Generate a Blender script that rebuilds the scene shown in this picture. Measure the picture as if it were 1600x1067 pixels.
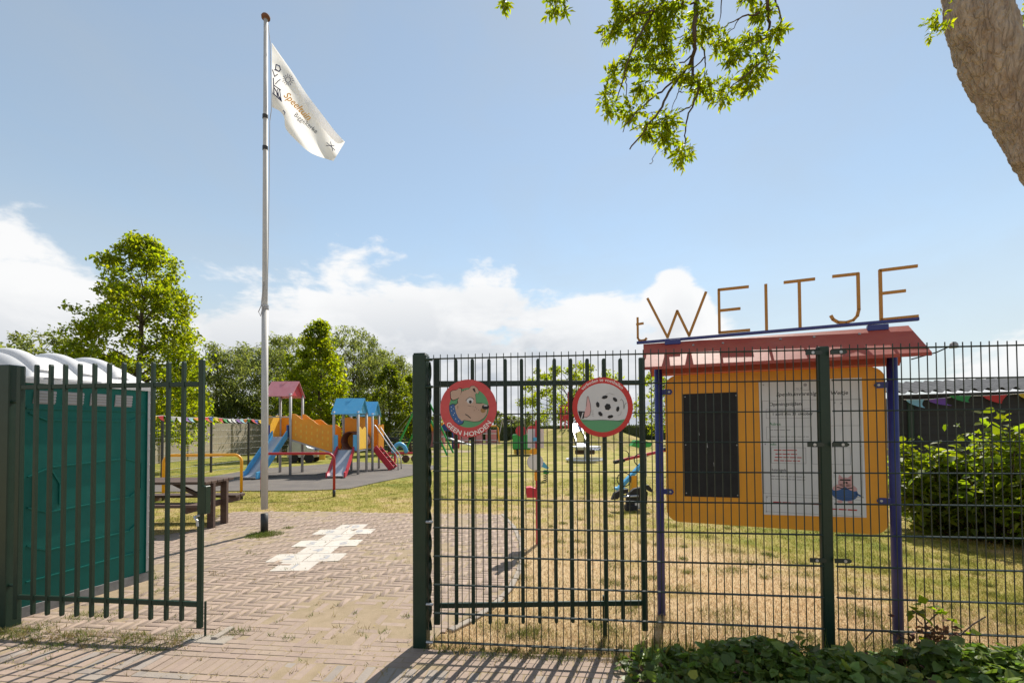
import bpy, math, random
import numpy as np
from mathutils import Vector, Matrix

random.seed(7); RNG = np.random.default_rng(7)
R = math.radians
SC = bpy.context.scene
COL = SC.collection
for _o in list(bpy.data.objects): bpy.data.objects.remove(_o)

# ------------------------------------------------------------------ camera
FPX, EYE, PITCH, ROLL, HOR = 735.0, 1.57, R(1.3), R(0.35), 668.0      # measured on the 1600 px wide photograph
SHIFT = (HOR - 533.5 - FPX*math.tan(PITCH))/1600
cam = bpy.data.cameras.new('camera'); cam.sensor_width = 36; cam.lens = FPX/1600*36
cam.shift_y = SHIFT; cam.clip_start = 0.05; cam.clip_end = 3000
cam_o = bpy.data.objects.new('camera', cam); COL.objects.link(cam_o)
W_ = Vector((0, math.cos(PITCH), math.sin(PITCH))); _u = Vector((0, -math.sin(PITCH), math.cos(PITCH))); _r = Vector((1, 0, 0))
R_ = _r*math.cos(ROLL) - _u*math.sin(ROLL); U_ = _u*math.cos(ROLL) + _r*math.sin(ROLL)
CAM = Vector((0, 0, EYE))
cam_o.matrix_world = Matrix(((R_.x, U_.x, -W_.x, CAM.x), (R_.y, U_.y, -W_.y, CAM.y), (R_.z, U_.z, -W_.z, CAM.z), (0, 0, 0, 1)))
SC.camera = cam_o

# ------------------------------------------------------------------ sun, sky, exposure
SUN_EL, SUN_AZ = R(49), R(21)          # azimuth measured from +Y towards +X
sl = bpy.data.lights.new('sun', 'SUN'); sl.energy = 4.0; sl.angle = R(0.53); sl.color = (1.0, 0.935, 0.83)
so = bpy.data.objects.new('sun', sl); COL.objects.link(so)
SUND = Vector((math.sin(SUN_AZ)*math.cos(SUN_EL), math.cos(SUN_AZ)*math.cos(SUN_EL), math.sin(SUN_EL)))
so.rotation_euler = SUND.to_track_quat('Z', 'Y').to_euler(); so.location = (20, 40, 60)
SC.view_settings.view_transform = 'Standard'; SC.view_settings.look = 'None'
SC.view_settings.gamma = 1; SC.view_settings.exposure = 0.82
SC.view_settings.use_curve_mapping = False

def make_world():
    w = bpy.data.worlds.new('World'); SC.world = w; w.use_nodes = True
    nt = w.node_tree; N = nt.nodes; L = nt.links
    for n in list(N): N.remove(n)
    def nd(t, **k):
        n = N.new(t)
        for a, b in k.items(): setattr(n, a, b)
        return n
    def mth(op, a, b=None, c=None, clamp=False):
        n = nd('ShaderNodeMath', operation=op, use_clamp=clamp)
        for i, v in enumerate((a, b, c)):
            if v is None: continue
            if isinstance(v, (int, float)): n.inputs[i].default_value = v
            else: L.new(v, n.inputs[i])
        return n.outputs[0]
    out = nd('ShaderNodeOutputWorld'); bg = nd('ShaderNodeBackground'); bg.inputs[1].default_value = 0.115
    sky = nd('ShaderNodeTexSky', sky_type='NISHITA', sun_disc=False)
    sky.sun_elevation = SUN_EL; sky.sun_rotation = SUN_AZ; sky.altitude = 0; sky.air_density = 1.0; sky.dust_density = 0.06; sky.ozone_density = 2.2
    tc = nd('ShaderNodeTexCoord'); sep = nd('ShaderNodeSeparateXYZ'); L.new(tc.outputs['Generated'], sep.inputs[0])
    x, y, z = sep.outputs
    el = mth('ARCSINE', z); az = mth('ARCTAN2', x, y)
    azn = mth('MULTIPLY_ADD', az, 0.5/math.pi, 0.5)
    fc = nd('ShaderNodeFloatCurve'); L.new(azn, fc.inputs['Value'])
    c = fc.mapping.curves[0]
    def paz(px): return math.atan((px - 800)/FPX)/(2*math.pi) + 0.5
    # height of the cloud tops (degrees / 30) round the horizon
    pts = [(0, .55), (.1, .62), (.2, .5), (.3, .68), (paz(-150), .52), (paz(0), .47), (paz(130), .47), (paz(215), .50), (paz(340), .50), (paz(500), .54), (paz(680), .60), (paz(830), .60), (paz(910), .50), (paz(960), .50), (paz(1000), .45), (paz(1060), .56), (paz(1120), .30), (paz(1300), .20), (paz(1600), .22), (.72, .45), (.8, .62), (.9, .5), (1, .55)]
    while len(c.points) < len(pts): c.points.new(0.5, 0.5)
    for p, q in zip(c.points, pts): p.location = q; p.handle_type = 'AUTO'
    fc.mapping.update()
    top = mth('MULTIPLY', fc.outputs[0], R(30))
    cv = nd('ShaderNodeCombineXYZ')
    L.new(mth('MULTIPLY', az, 1.0), cv.inputs[0]); L.new(mth('MULTIPLY', el, 2.1), cv.inputs[1])
    def noise(scale, detail, rough, seed, dist=0.0, vec=None):
        n = nd('ShaderNodeTexNoise', noise_dimensions='3D'); n.inputs['Scale'].default_value = scale; n.inputs['Detail'].default_value = detail
        n.inputs['Roughness'].default_value = rough; n.inputs['Distortion'].default_value = dist
        m = nd('ShaderNodeMapping'); m.inputs['Location'].default_value = (seed, seed*.37, seed*.7)
        L.new(cv.outputs[0] if vec is None else vec, m.inputs[0]); L.new(m.outputs[0], n.inputs['Vector']); return n.outputs[0]
    n1 = noise(5.2, 9, .56, 3.1, .25); n2 = noise(17, 7, .55, 8.3, .2)
    nn = mth('ADD', mth('MULTIPLY', n1, .75), mth('MULTIPLY', n2, .25))
    d = mth('MULTIPLY', mth('SUBTRACT', top, el), 1/R(9.0))
    dens = mth('ADD', mth('MINIMUM', d, .62), mth('MULTIPLY', mth('SUBTRACT', nn, .5), 4.0))
    # a few separate cumulus heads
    for px_, py_, rad_, am in ((1052, 446, 2.2, 1.0), (1078, 492, 2.6, 1.0), (930, 500, 3.2, 1.1), (690, 505, 3.4, .5), (60, 430, 6, .5), (-500, 430, 5, .8), (2600, 450, 4, .9)):
        a0 = math.atan((px_ - 800)/FPX); e0 = math.atan((HOR - py_)/FPX*math.cos(a0))
        q = mth('ADD', mth('POWER', mth('MULTIPLY', mth('SUBTRACT', az, a0), 1/R(rad_)), 2), mth('POWER', mth('MULTIPLY', mth('SUBTRACT', el, e0), 1/R(rad_*.8)), 2))
        dens = mth('ADD', dens, mth('MULTIPLY', mth('EXPONENT', mth('MULTIPLY', q, -1)), am*1.25))
    mask = nd('ShaderNodeMapRange', interpolation_type='SMOOTHSTEP'); L.new(dens, mask.inputs[0]); mask.inputs[1].default_value = -.06; mask.inputs[2].default_value = .42
    # shade inside the cloud: thick lower parts are greyer
    n3 = noise(6.5, 8, .55, 3.6, .3); 
    low = nd('ShaderNodeMapRange'); L.new(d, low.inputs[0]); low.inputs[1].default_value = .1; low.inputs[2].default_value = 1.2
    sh = mth('MULTIPLY', low.outputs[0], mth('MULTIPLY_ADD', n3, 3.6, -1.05, clamp=True), clamp=True)
    ccol = nd('ShaderNodeMix', data_type='RGBA'); L.new(sh, ccol.inputs[0])
    ccol.inputs[6].default_value = (4.85, 4.85, 4.85, 1); ccol.inputs[7].default_value = (2.75, 2.95, 3.25, 1)
    mx = nd('ShaderNodeMix', data_type='RGBA'); L.new(mth('MULTIPLY', mask.outputs[0], .96), mx.inputs[0])
    # thin high veil, very faint
    veil = noise(2.4, 6, .6, 12.0, .4)
    vm = nd('ShaderNodeMapRange'); L.new(veil, vm.inputs[0]); vm.inputs[1].default_value = .42; vm.inputs[2].default_value = .8; vm.inputs[3].default_value = .36; vm.inputs[4].default_value = .54
    vx = nd('ShaderNodeMix', data_type='RGBA'); L.new(vm.outputs[0], vx.inputs[0]); tn = nd('ShaderNodeMix', data_type='RGBA', blend_type='MULTIPLY'); tn.inputs[0].default_value = 1; L.new(sky.outputs[0], tn.inputs[6]); tn.inputs[7].default_value = (1, .98, .86, 1); L.new(tn.outputs[2], vx.inputs[6]); vx.inputs[7].default_value = (2.55, 2.7, 2.7, 1)
    # haze thickening towards the horizon, all the way round
    hz = nd('ShaderNodeMapRange', interpolation_type='SMOOTHSTEP'); L.new(el, hz.inputs[0]); hz.inputs[1].default_value = R(24); hz.inputs[2].default_value = 0; hz.inputs[3].default_value = 0; hz.inputs[4].default_value = .8
    hx = nd('ShaderNodeMix', data_type='RGBA'); L.new(hz.outputs[0], hx.inputs[0]); L.new(vx.outputs[2], hx.inputs[6]); hx.inputs[7].default_value = (3.2, 3.4, 3.55, 1)
    L.new(hx.outputs[2], mx.inputs[6]); L.new(ccol.outputs[2], mx.inputs[7])
    L.new(mx.outputs[2], bg.inputs[0]); L.new(bg.outputs[0], out.inputs[0])
make_world()

# ------------------------------------------------------------------ measuring helpers (photograph pixel -> place in the world)
def ray(px, py): return W_ + R_*((px - 800)/FPX) + U_*((533.5 - py)/FPX + SHIFT*1600/FPX)
def gr(px, py, z=0.0):
    k = ray(px, py); return CAM + k*((z - EYE)/k.z)
def at(px, py, Y):
    k = ray(px, py); return CAM + k*(Y/k.y)

# ------------------------------------------------------------------ materials
MATS = {}
def mat(name, col, rough=.6, col2=None, nscale=8, namt=1.0, bump=0, bscale=60, metal=0, island=0, trans=0, tcol=None, spec=.5, detail=6, stretch=None, objrand=0, coat=0, dirt=None):
    """procedural principled material: base colour, noise mixed second colour, fine bump, per-piece variation"""
    m = bpy.data.materials.new(name); m.use_nodes = True; MATS[name] = m
    nt = m.node_tree; N = nt.nodes; L = nt.links; p = N['Principled BSDF']; out = N['Material Output']
    p.inputs['Roughness'].default_value = rough; p.inputs['Metallic'].default_value = metal; p.inputs['Specular IOR Level'].default_value = spec
    if coat: p.inputs['Coat Weight'].default_value = coat; p.inputs['Coat Roughness'].default_value = .15
    tc = N.new('ShaderNodeNewGeometry'); src = tc.outputs['Position']
    if stretch:
        mp = N.new('ShaderNodeMapping'); mp.inputs['Scale'].default_value = stretch; L.new(src, mp.inputs[0]); src = mp.outputs[0]
    c = N.new('ShaderNodeRGB'); c.outputs[0].default_value = (*col, 1); cur = c.outputs[0]
    if col2 is not None:
        n = N.new('ShaderNodeTexNoise'); n.inputs['Scale'].default_value = nscale; n.inputs['Detail'].default_value = detail; n.inputs['Roughness'].default_value = .65; L.new(src, n.inputs['Vector'])
        mr = N.new('ShaderNodeMapRange'); mr.inputs[1].default_value = .38; mr.inputs[2].default_value = .64; mr.inputs[4].default_value = namt; L.new(n.outputs[0], mr.inputs[0])
        mx = N.new('ShaderNodeMix'); mx.data_type = 'RGBA'; L.new(mr.outputs[0], mx.inputs[0]); L.new(cur, mx.inputs[6]); mx.inputs[7].default_value = (*col2, 1); cur = mx.outputs[2]
    if dirt is not None:
        n = N.new('ShaderNodeTexNoise'); n.inputs['Scale'].default_value = 3.1; n.inputs['Detail'].default_value = 9; n.inputs['Roughness'].default_value = .75; L.new(src, n.inputs['Vector'])
        mr = N.new('ShaderNodeMapRange'); mr.inputs[1].default_value = .52; mr.inputs[2].default_value = .72; mr.inputs[4].default_value = .55; L.new(n.outputs[0], mr.inputs[0])
        mx = N.new('ShaderNodeMix'); mx.data_type = 'RGBA'; L.new(mr.outputs[0], mx.inputs[0]); L.new(cur, mx.inputs[6]); mx.inputs[7].default_value = (*dirt, 1); cur = mx.outputs[2]
    if island or objrand:
        if objrand:
            oi = N.new('ShaderNodeObjectInfo'); ad = N.new('ShaderNodeMath'); ad.operation = 'ADD'; L.new(oi.outputs['Random'], ad.inputs[0]); L.new(tc.outputs['Random Per Island'], ad.inputs[1])
            fr = N.new('ShaderNodeMath'); fr.operation = 'FRACT'; L.new(ad.outputs[0], fr.inputs[0]); rnd = fr.outputs[0]; amt = objrand
        else: rnd = tc.outputs['Random Per Island']; amt = island
        mr = N.new('ShaderNodeMapRange'); L.new(rnd, mr.inputs[0]); mr.inputs[3].default_value = 1 - amt; mr.inputs[4].default_value = 1 + amt
        hs = N.new('ShaderNodeHueSaturation'); L.new(mr.outputs[0], hs.inputs['Value']); L.new(cur, hs.inputs['Color'])
        m2 = N.new('ShaderNodeMath'); m2.operation = 'MULTIPLY'; L.new(rnd, m2.inputs[0]); m2.inputs[1].default_value = 7.31
        f2 = N.new('ShaderNodeMath'); f2.operation = 'FRACT'; L.new(m2.outputs[0], f2.inputs[0])
        m3 = N.new('ShaderNodeMapRange'); L.new(f2.outputs[0], m3.inputs[0]); m3.inputs[3].default_value = .5 - amt*.05; m3.inputs[4].default_value = .5 + amt*.05; L.new(m3.outputs[0], hs.inputs['Hue'])
        cur = hs.outputs[0]
    L.new(cur, p.inputs['Base Color'])
    if bump:
        n = N.new('ShaderNodeTexNoise'); n.inputs['Scale'].default_value = bscale; n.inputs['Detail'].default_value = 6; L.new(src, n.inputs['Vector'])
        b = N.new('ShaderNodeBump'); b.inputs['Strength'].default_value = bump; b.inputs['Distance'].default_value = .01; L.new(n.outputs[0], b.inputs['Height']); L.new(b.outputs[0], p.inputs['Normal'])
    if trans:
        t = N.new('ShaderNodeBsdfTranslucent'); ms = N.new('ShaderNodeMixShader'); ms.inputs[0].default_value = trans
        if tcol is None: L.new(cur, t.inputs[0])
        else:
            tx = N.new('ShaderNodeMix'); tx.data_type = 'RGBA'; tx.blend_type = 'MULTIPLY'; tx.inputs[0].default_value = 1; L.new(cur, tx.inputs[6]); tx.inputs[7].default_value = (*tcol, 1); L.new(tx.outputs[2], t.inputs[0])
        L.new(p.outputs[0], ms.inputs[1]); L.new(t.outputs[0], ms.inputs[2]); L.new(ms.outputs[0], out.inputs[0])
    return m

mat('green_paint', (.010, .030, .018), .40, (.015, .038, .024), 14, .6, .08, 90, dirt=(.022, .034, .022), spec=.35)
mat('wire_green', (.010, .024, .017), .42, (.03, .04, .032), 25, .35)
mat('galv', (.45, .46, .47), .4, (.3, .31, .32), 30, .6, metal=.7)
mat('white_paint', (.49, .48, .47), .65, (.40, .39, .37), 5, .5, .05, 40)
mat('black_paint', (.025, .025, .027), .5, (.05, .045, .04), 20, .5)
mat('rust', (.17, .07, .035), .8, (.10, .045, .03), 40, .8)
mat('flag', (.86, .86, .87), .85, (.82, .82, .84), 8, .5, .05, 400, trans=.5)
mat('ink_navy', (.03, .035, .10), .8); mat('ink_orange', (.80, .42, .08), .8); mat('ink_black', (.02, .02, .022), .8)
mat('ink_red', (.5, .06, .06), .8); mat('ink_green', (.06, .25, .12), .8); mat('ink_grey', (.33, .33, .35), .8)
mat('toilet_green', (.002, .12, .10), .5, (.003, .145, .12), 3, .7, .04, 30, dirt=(.010, .13, .11), spec=.3)
mat('toilet_roof', (.78, .78, .79), .45, (.70, .70, .72), 4, .5, trans=.25)
mat('toilet_trim', (.42, .42, .44), .4, metal=.3); mat('toilet_vent', (.34, .33, .33), .7)
mat('pallet_grey', (.25, .25, .25), .8, (.17, .17, .17), 12)
mat('dark_wood', (.105, .062, .045), .75, (.06, .038, .03), 6, .8, .2, 50, stretch=(1, 8, 8), objrand=.2)
mat('yellow_paint', (.80, .36, .015), .35, (.68, .30, .02), 9, .5)
mat('red_paint', (.42, .018, .03), .4, (.35, .02, .03), 9, .5)
mat('orange_plastic', (.85, .33, .012), .45, (.76, .28, .015), 5, .6, dirt=(.6, .26, .05))
mat('yellow_plastic', (.86, .52, .05), .45, (.78, .46, .06), 6)
mat('red_roof', (.60, .24, .27), .38, (.56, .19, .22), 4, .6, dirt=(.60, .32, .34))
mat('red_plastic', (.55, .03, .05), .45, (.46, .03, .05), 6)
mat('blue_plastic', (.09, .40, .70), .4, (.07, .34, .62), 5, .6, dirt=(.20, .46, .68))
mat('navy_plastic', (.02, .07, .26), .45); mat('green_plastic', (.03, .32, .06), .45)
mat('steel', (.55, .56, .60), .42, (.48, .5, .54), 7, .7, metal=.85)
mat('steel_post', (.44, .43, .43), .6, (.38, .37, .37), 9, .6, metal=0, spec=.3)
mat('tunnel', (.20, .075, .05), .5)
mat('rubber', (.022, .022, .024), .85)
mat('board_orange', (.84, .36, .018), .5, (.75, .32, .02), 3.2, .7, .06, 25, dirt=(.66, .30, .04))
mat('board_blue', (.018, .028, .17), .4, (.03, .04, .20), 12, .6, dirt=(.07, .07, .2))
mat('board_red', (.36, .055, .035), .5, (.42, .085, .055), 4, .8, .05, 30, dirt=(.30, .10, .07))
mat('board_black', (.012, .012, .013), .75, (.022, .022, .024), 9, .7)
mat('info_white', (.70, .71, .72), .45, (.64, .65, .67), 5, .6)
mat('letter_orange', (.44, .20, .03), .55, (.36, .16, .025), 10, .6)
mat('sign_red', (.50, .045, .05), .45, (.56, .075, .08), 5, .8)
mat('sign_red2', (.52, .015, .012), .4, (.46, .02, .015), 6, .6)
mat('sign_green', (.09, .30, .14), .5); mat('sign_tan', (.48, .33, .26), .5, (.44, .30, .23), 9)
mat('sign_blue', (.03, .10, .28), .5); mat('sign_white', (.60, .60, .62), .5, (.55, .55, .57), 6); mat('sign_brown', (.28, .16, .05), .5); mat('sign_pink', (.62, .36, .36), .5)
mat('text_white', (.82, .80, .78), .6)
mat('bark', (.42, .35, .29), .95, (.25, .19, .15), 16, .9, 1.0, 45, stretch=(1, 1, .35), dirt=(.17, .125, .095), detail=10)
mat('bark_far', (.10, .075, .055), .9, (.06, .045, .035), 12)
mat('twig', (.075, .05, .036), .85)
def bark_material():
    m = MATS['bark']; nt_ = m.node_tree; N = nt_.nodes; L = nt_.links; p = N['Principled BSDF']
    g = N.new('ShaderNodeNewGeometry'); mp = N.new('ShaderNodeMapping'); mp.inputs['Scale'].default_value = (1, 1, .22); mp.inputs['Rotation'].default_value = (0, .45, 0); L.new(g.outputs['Position'], mp.inputs[0])
    nz = N.new('ShaderNodeTexNoise'); nz.inputs['Scale'].default_value = 6; nz.inputs['Detail'].default_value = 4; L.new(mp.outputs[0], nz.inputs['Vector'])
    ad = N.new('ShaderNodeVectorMath'); ad.operation = 'MULTIPLY_ADD'; L.new(nz.outputs['Color'], ad.inputs[0]); ad.inputs[1].default_value = (.16, .16, .16); L.new(mp.outputs[0], ad.inputs[2])
    vo = N.new('ShaderNodeTexVoronoi'); vo.feature = 'DISTANCE_TO_EDGE'; vo.inputs['Scale'].default_value = 24; L.new(ad.outputs[0], vo.inputs['Vector'])
    n2 = N.new('ShaderNodeTexNoise'); n2.inputs['Scale'].default_value = 55; n2.inputs['Detail'].default_value = 8; L.new(mp.outputs[0], n2.inputs['Vector'])
    mr = N.new('ShaderNodeMapRange'); L.new(vo.outputs['Distance'], mr.inputs[0]); mr.inputs[2].default_value = .22
    hm = N.new('ShaderNodeMath'); hm.operation = 'MULTIPLY_ADD'; L.new(n2.outputs[0], hm.inputs[0]); hm.inputs[1].default_value = 1.3; L.new(mr.outputs[0], hm.inputs[2])
    b = N.new('ShaderNodeBump'); b.inputs['Strength'].default_value = 1; b.inputs['Distance'].default_value = .012; L.new(hm.outputs[0], b.inputs['Height']); L.new(b.outputs[0], p.inputs['Normal'])
bark_material()
LEAFT = (3.1, 2.75, .42)
mat('leaf_maple', (.105, .150, .014), .5, (.150, .180, .016), 1.6, .8, island=.40, trans=.68, tcol=LEAFT, spec=.35)
mat('leaf_column', (.100, .145, .012), .5, (.150, .175, .013), 1.0, .8, island=.38, trans=.68, tcol=LEAFT, spec=.35)
mat('leaf_willow', (.135, .165, .05), .55, (.15, .18, .06), .9, .8, island=.35, trans=0.58, tcol=(2.0, 1.9, 1.0), spec=.3)
mat('leaf_dark', (.075, .105, .016), .55, (.10, .13, .02), 1.2, .8, island=.4, trans=0.55, tcol=LEAFT, spec=.3)
mat('leaf_near', (.120, .150, .012), .5, (.095, .135, .012), 3, .8, island=.4, trans=.72, tcol=(3.3, 3.0, .4), spec=.35)
mat('leaf_shrub', (.115, .155, .02), .45, (.085, .13, .02), 3, .8, island=.45, trans=0.58, tcol=LEAFT, spec=.22)
mat('leaf_ivy', (.115, .175, .032), .42, (.15, .205, .045), 5, .8, island=.45, trans=0.4, tcol=(1.4, 1.5, .7), spec=.45)
mat('leaf_yellow', (.30, .26, .03), .5, (.20, .22, .03), 5, .8, island=.4, trans=.35)
mat('leaf_brown', (.13, .05, .028), .7, (.19, .09, .045), 8, .8, island=.4, trans=.2)
mat('hedge', (.03, .05, .014), .6, (.05, .075, .02), 2, .8, island=.4, trans=.25, tcol=LEAFT)
mat('brick', (.275, .205, .165), .9, (.325, .245, .19), 14, .8, .3, 120, objrand=.065, dirt=(.33, .255, .175))
mat('brick_grey', (.25, .215, .19), .9, (.30, .25, .205), 14, .8, .35, 120, objrand=.08, dirt=(.34, .27, .19))
mat('kerb', (.27, .235, .20), .9, (.33, .285, .235), 12, .8, .3, 90, dirt=(.31, .25, .17))
mat('sand', (.31, .235, .155), .95, (.25, .19, .115), 7, .9, .5, 160, dirt=(.20, .165, .07))
mat('tile_white', (.52, .48, .43), .85, (.44, .40, .35), 9, .8, .15, 80, objrand=.05, dirt=(.40, .33, .26))
mat('rubber_mat', (.10, .088, .082), .95, (.135, .118, .105), 1.2, .9, .3, 200, dirt=(.19, .16, .12))
mat('concrete', (.42, .36, .27), .9, (.34, .30, .23), 1.2, .9, .2, 20, stretch=(1, .4, 2.5), objrand=.12, dirt=(.17, .16, .13))
mat('shed_black', (.014, .014, .015), .7, (.022, .021, .022), 6, .8, stretch=(.3, .3, 8))
mat('shed_roof', (.12, .123, .13), .95, (.075, .078, .085), 3, .8, spec=.05)
mat('soil', (.12, .085, .055), .95, (.075, .055, .035), 9, .9, .6, 70)
PENN = {}
for n_, c_ in dict(white=(.75, .74, .74), purple=(.22, .09, .36), aqua=(.30, .55, .62), orange=(.75, .25, .04), green=(.06, .32, .08), red=(.60, .05, .05), blue=(.06, .12, .42), yellow=(.75, .50, .04)).items():
    PENN[n_] = mat('pennant_'+n_, c_, .7, trans=.35)

def lawn_material(name, dry_shift=0.045):
    """dry straw and living grass mixed by position; the blades use the same position noise, so they match the turf"""
    m = bpy.data.materials.new(name); m.use_nodes = True; MATS[name] = m
    nt = m.node_tree; N = nt.nodes; L = nt.links; p = N['Principled BSDF']; p.inputs['Roughness'].default_value = .9; p.inputs['Specular IOR Level'].default_value = .15
    g = N.new('ShaderNodeNewGeometry')
    mp = N.new('ShaderNodeMapping'); mp.inputs['Scale'].default_value = (1, 1, 0); L.new(g.outputs['Position'], mp.inputs[0])
    def noise(s, d, rough=.6):
        n = N.new('ShaderNodeTexNoise'); n.inputs['Scale'].default_value = s; n.inputs['Detail'].default_value = d; n.inputs['Roughness'].default_value = rough; L.new(mp.outputs[0], n.inputs['Vector']); return n.outputs[0]
    def mth(op, a, b):
        n = N.new('ShaderNodeMath'); n.operation = op
        for i, v in enumerate((a, b)):
            if isinstance(v, (int, float)): n.inputs[i].default_value = v
            else: L.new(v, n.inputs[i])
        return n.outputs[0]
    sep = N.new('ShaderNodeSeparateXYZ'); L.new(g.outputs['Position'], sep.inputs[0])
    # trodden, drier turf by the entrance and the notice board; greener beyond and under the shrub
    dy = N.new('ShaderNodeMapRange'); L.new(sep.outputs[1], dy.inputs[0]); dy.inputs[1].default_value = 5.0; dy.inputs[2].default_value = 13; dy.inputs[3].default_value = .30; dy.inputs[4].default_value = -.02
    dx = N.new('ShaderNodeMapRange'); L.new(sep.outputs[0], dx.inputs[0]); dx.inputs[1].default_value = -4; dx.inputs[2].default_value = 0; dx.inputs[3].default_value = -.12; dx.inputs[4].default_value = 0
    sh = N.new('ShaderNodeMapRange'); L.new(mth('ADD', sep.outputs[0], mth('MULTIPLY', sep.outputs[1], .55)), sh.inputs[0]); sh.inputs[1].default_value = 5.2; sh.inputs[2].default_value = 6.6; sh.inputs[3].default_value = 0; sh.inputs[4].default_value = -.30
    sy = N.new('ShaderNodeMapRange'); L.new(sep.outputs[1], sy.inputs[0]); sy.inputs[1].default_value = 7; sy.inputs[2].default_value = 9; sy.inputs[3].default_value = 1; sy.inputs[4].default_value = 0
    a = mth('ADD', mth('MULTIPLY', noise(.55, 4), .75), mth('SUBTRACT', mth('MULTIPLY', noise(2.6, 6, .7), .95), .22))
    a = mth('ADD', a, dy.outputs[0]); a = mth('ADD', a, dx.outputs[0]); a = mth('ADD', a, mth('MULTIPLY', sh.outputs[0], sy.outputs[0])); a = mth('ADD', a, mth('MULTIPLY', mth('SUBTRACT', noise(38, 4, .7), .5), .35)); a = mth('ADD', a, dry_shift)
    cr = N.new('ShaderNodeValToRGB'); L.new(a, cr.inputs[0]); e = cr.color_ramp.elements
    e[0].position = .42; e[0].color = (.15, .175, .022, 1); e[1].position = .98; e[1].color = (.58, .43, .25, 1)
    for pos, c in ((.56, (.26, .245, .042, 1)), (.70, (.39, .32, .10, 1)), (.84, (.48, .36, .18, 1))):
        q = e.new(pos); q.color = c
    hs = N.new('ShaderNodeHueSaturation'); L.new(cr.outputs[0], hs.inputs['Color'])
    mr = N.new('ShaderNodeMapRange'); L.new(g.outputs['Random Per Island'] if name == 'blades' else noise(140, 3, .7), mr.inputs[0])
    if name == 'blades': mr.inputs[3].default_value = .65; mr.inputs[4].default_value = 1.35
    else: mr.inputs[1].default_value = .3; mr.inputs[2].default_value = .7; mr.inputs[3].default_value = .55; mr.inputs[4].default_value = 1.2
    L.new(mr.outputs[0], hs.inputs['Value']); L.new(hs.outputs[0], p.inputs['Base Color'])
    if name == 'blades':
        t = N.new('ShaderNodeBsdfTranslucent'); L.new(hs.outputs[0], t.inputs[0]); ms = N.new('ShaderNodeMixShader'); ms.inputs[0].default_value = .35
        L.new(p.outputs[0], ms.inputs[1]); L.new(t.outputs[0], ms.inputs[2]); L.new(ms.outputs[0], N['Material Output'].inputs[0])
    else:
        b = N.new('ShaderNodeBump'); b.inputs['Strength'].default_value = .8; b.inputs['Distance'].default_value = .03; L.new(noise(45, 6, .7), b.inputs['Height']); L.new(b.outputs[0], p.inputs['Normal'])
    return m
lawn_material('lawn'); lawn_material('blades')

# ------------------------------------------------------------------ mesh helpers
def org(o):
    v = Vector((0, 0, 0))
    while o is not None: v = v + o.location; o = o.parent
    return v
def tag(o, label=None, cat=None, group=None, kind=None):
    if label: o['label'] = label
    if cat: o['category'] = cat
    if group: o['group'] = group
    if kind: o['kind'] = kind
    return o
def empty(name, loc, label=None, cat=None, group=None):
    o = bpy.data.objects.new(name, None); COL.objects.link(o); o.location = loc; o.empty_display_size = .2
    return tag(o, label, cat, group)
def link(name, me, parent=None):
    o = bpy.data.objects.new(name, me); COL.objects.link(o)
    if parent is not None: o.parent = parent
    return o
def copy_tree(o, parent=None):
    c = o.copy(); COL.objects.link(c); c.parent = parent
    for ch in list(o.children): copy_tree(ch, c)
    return c

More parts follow.
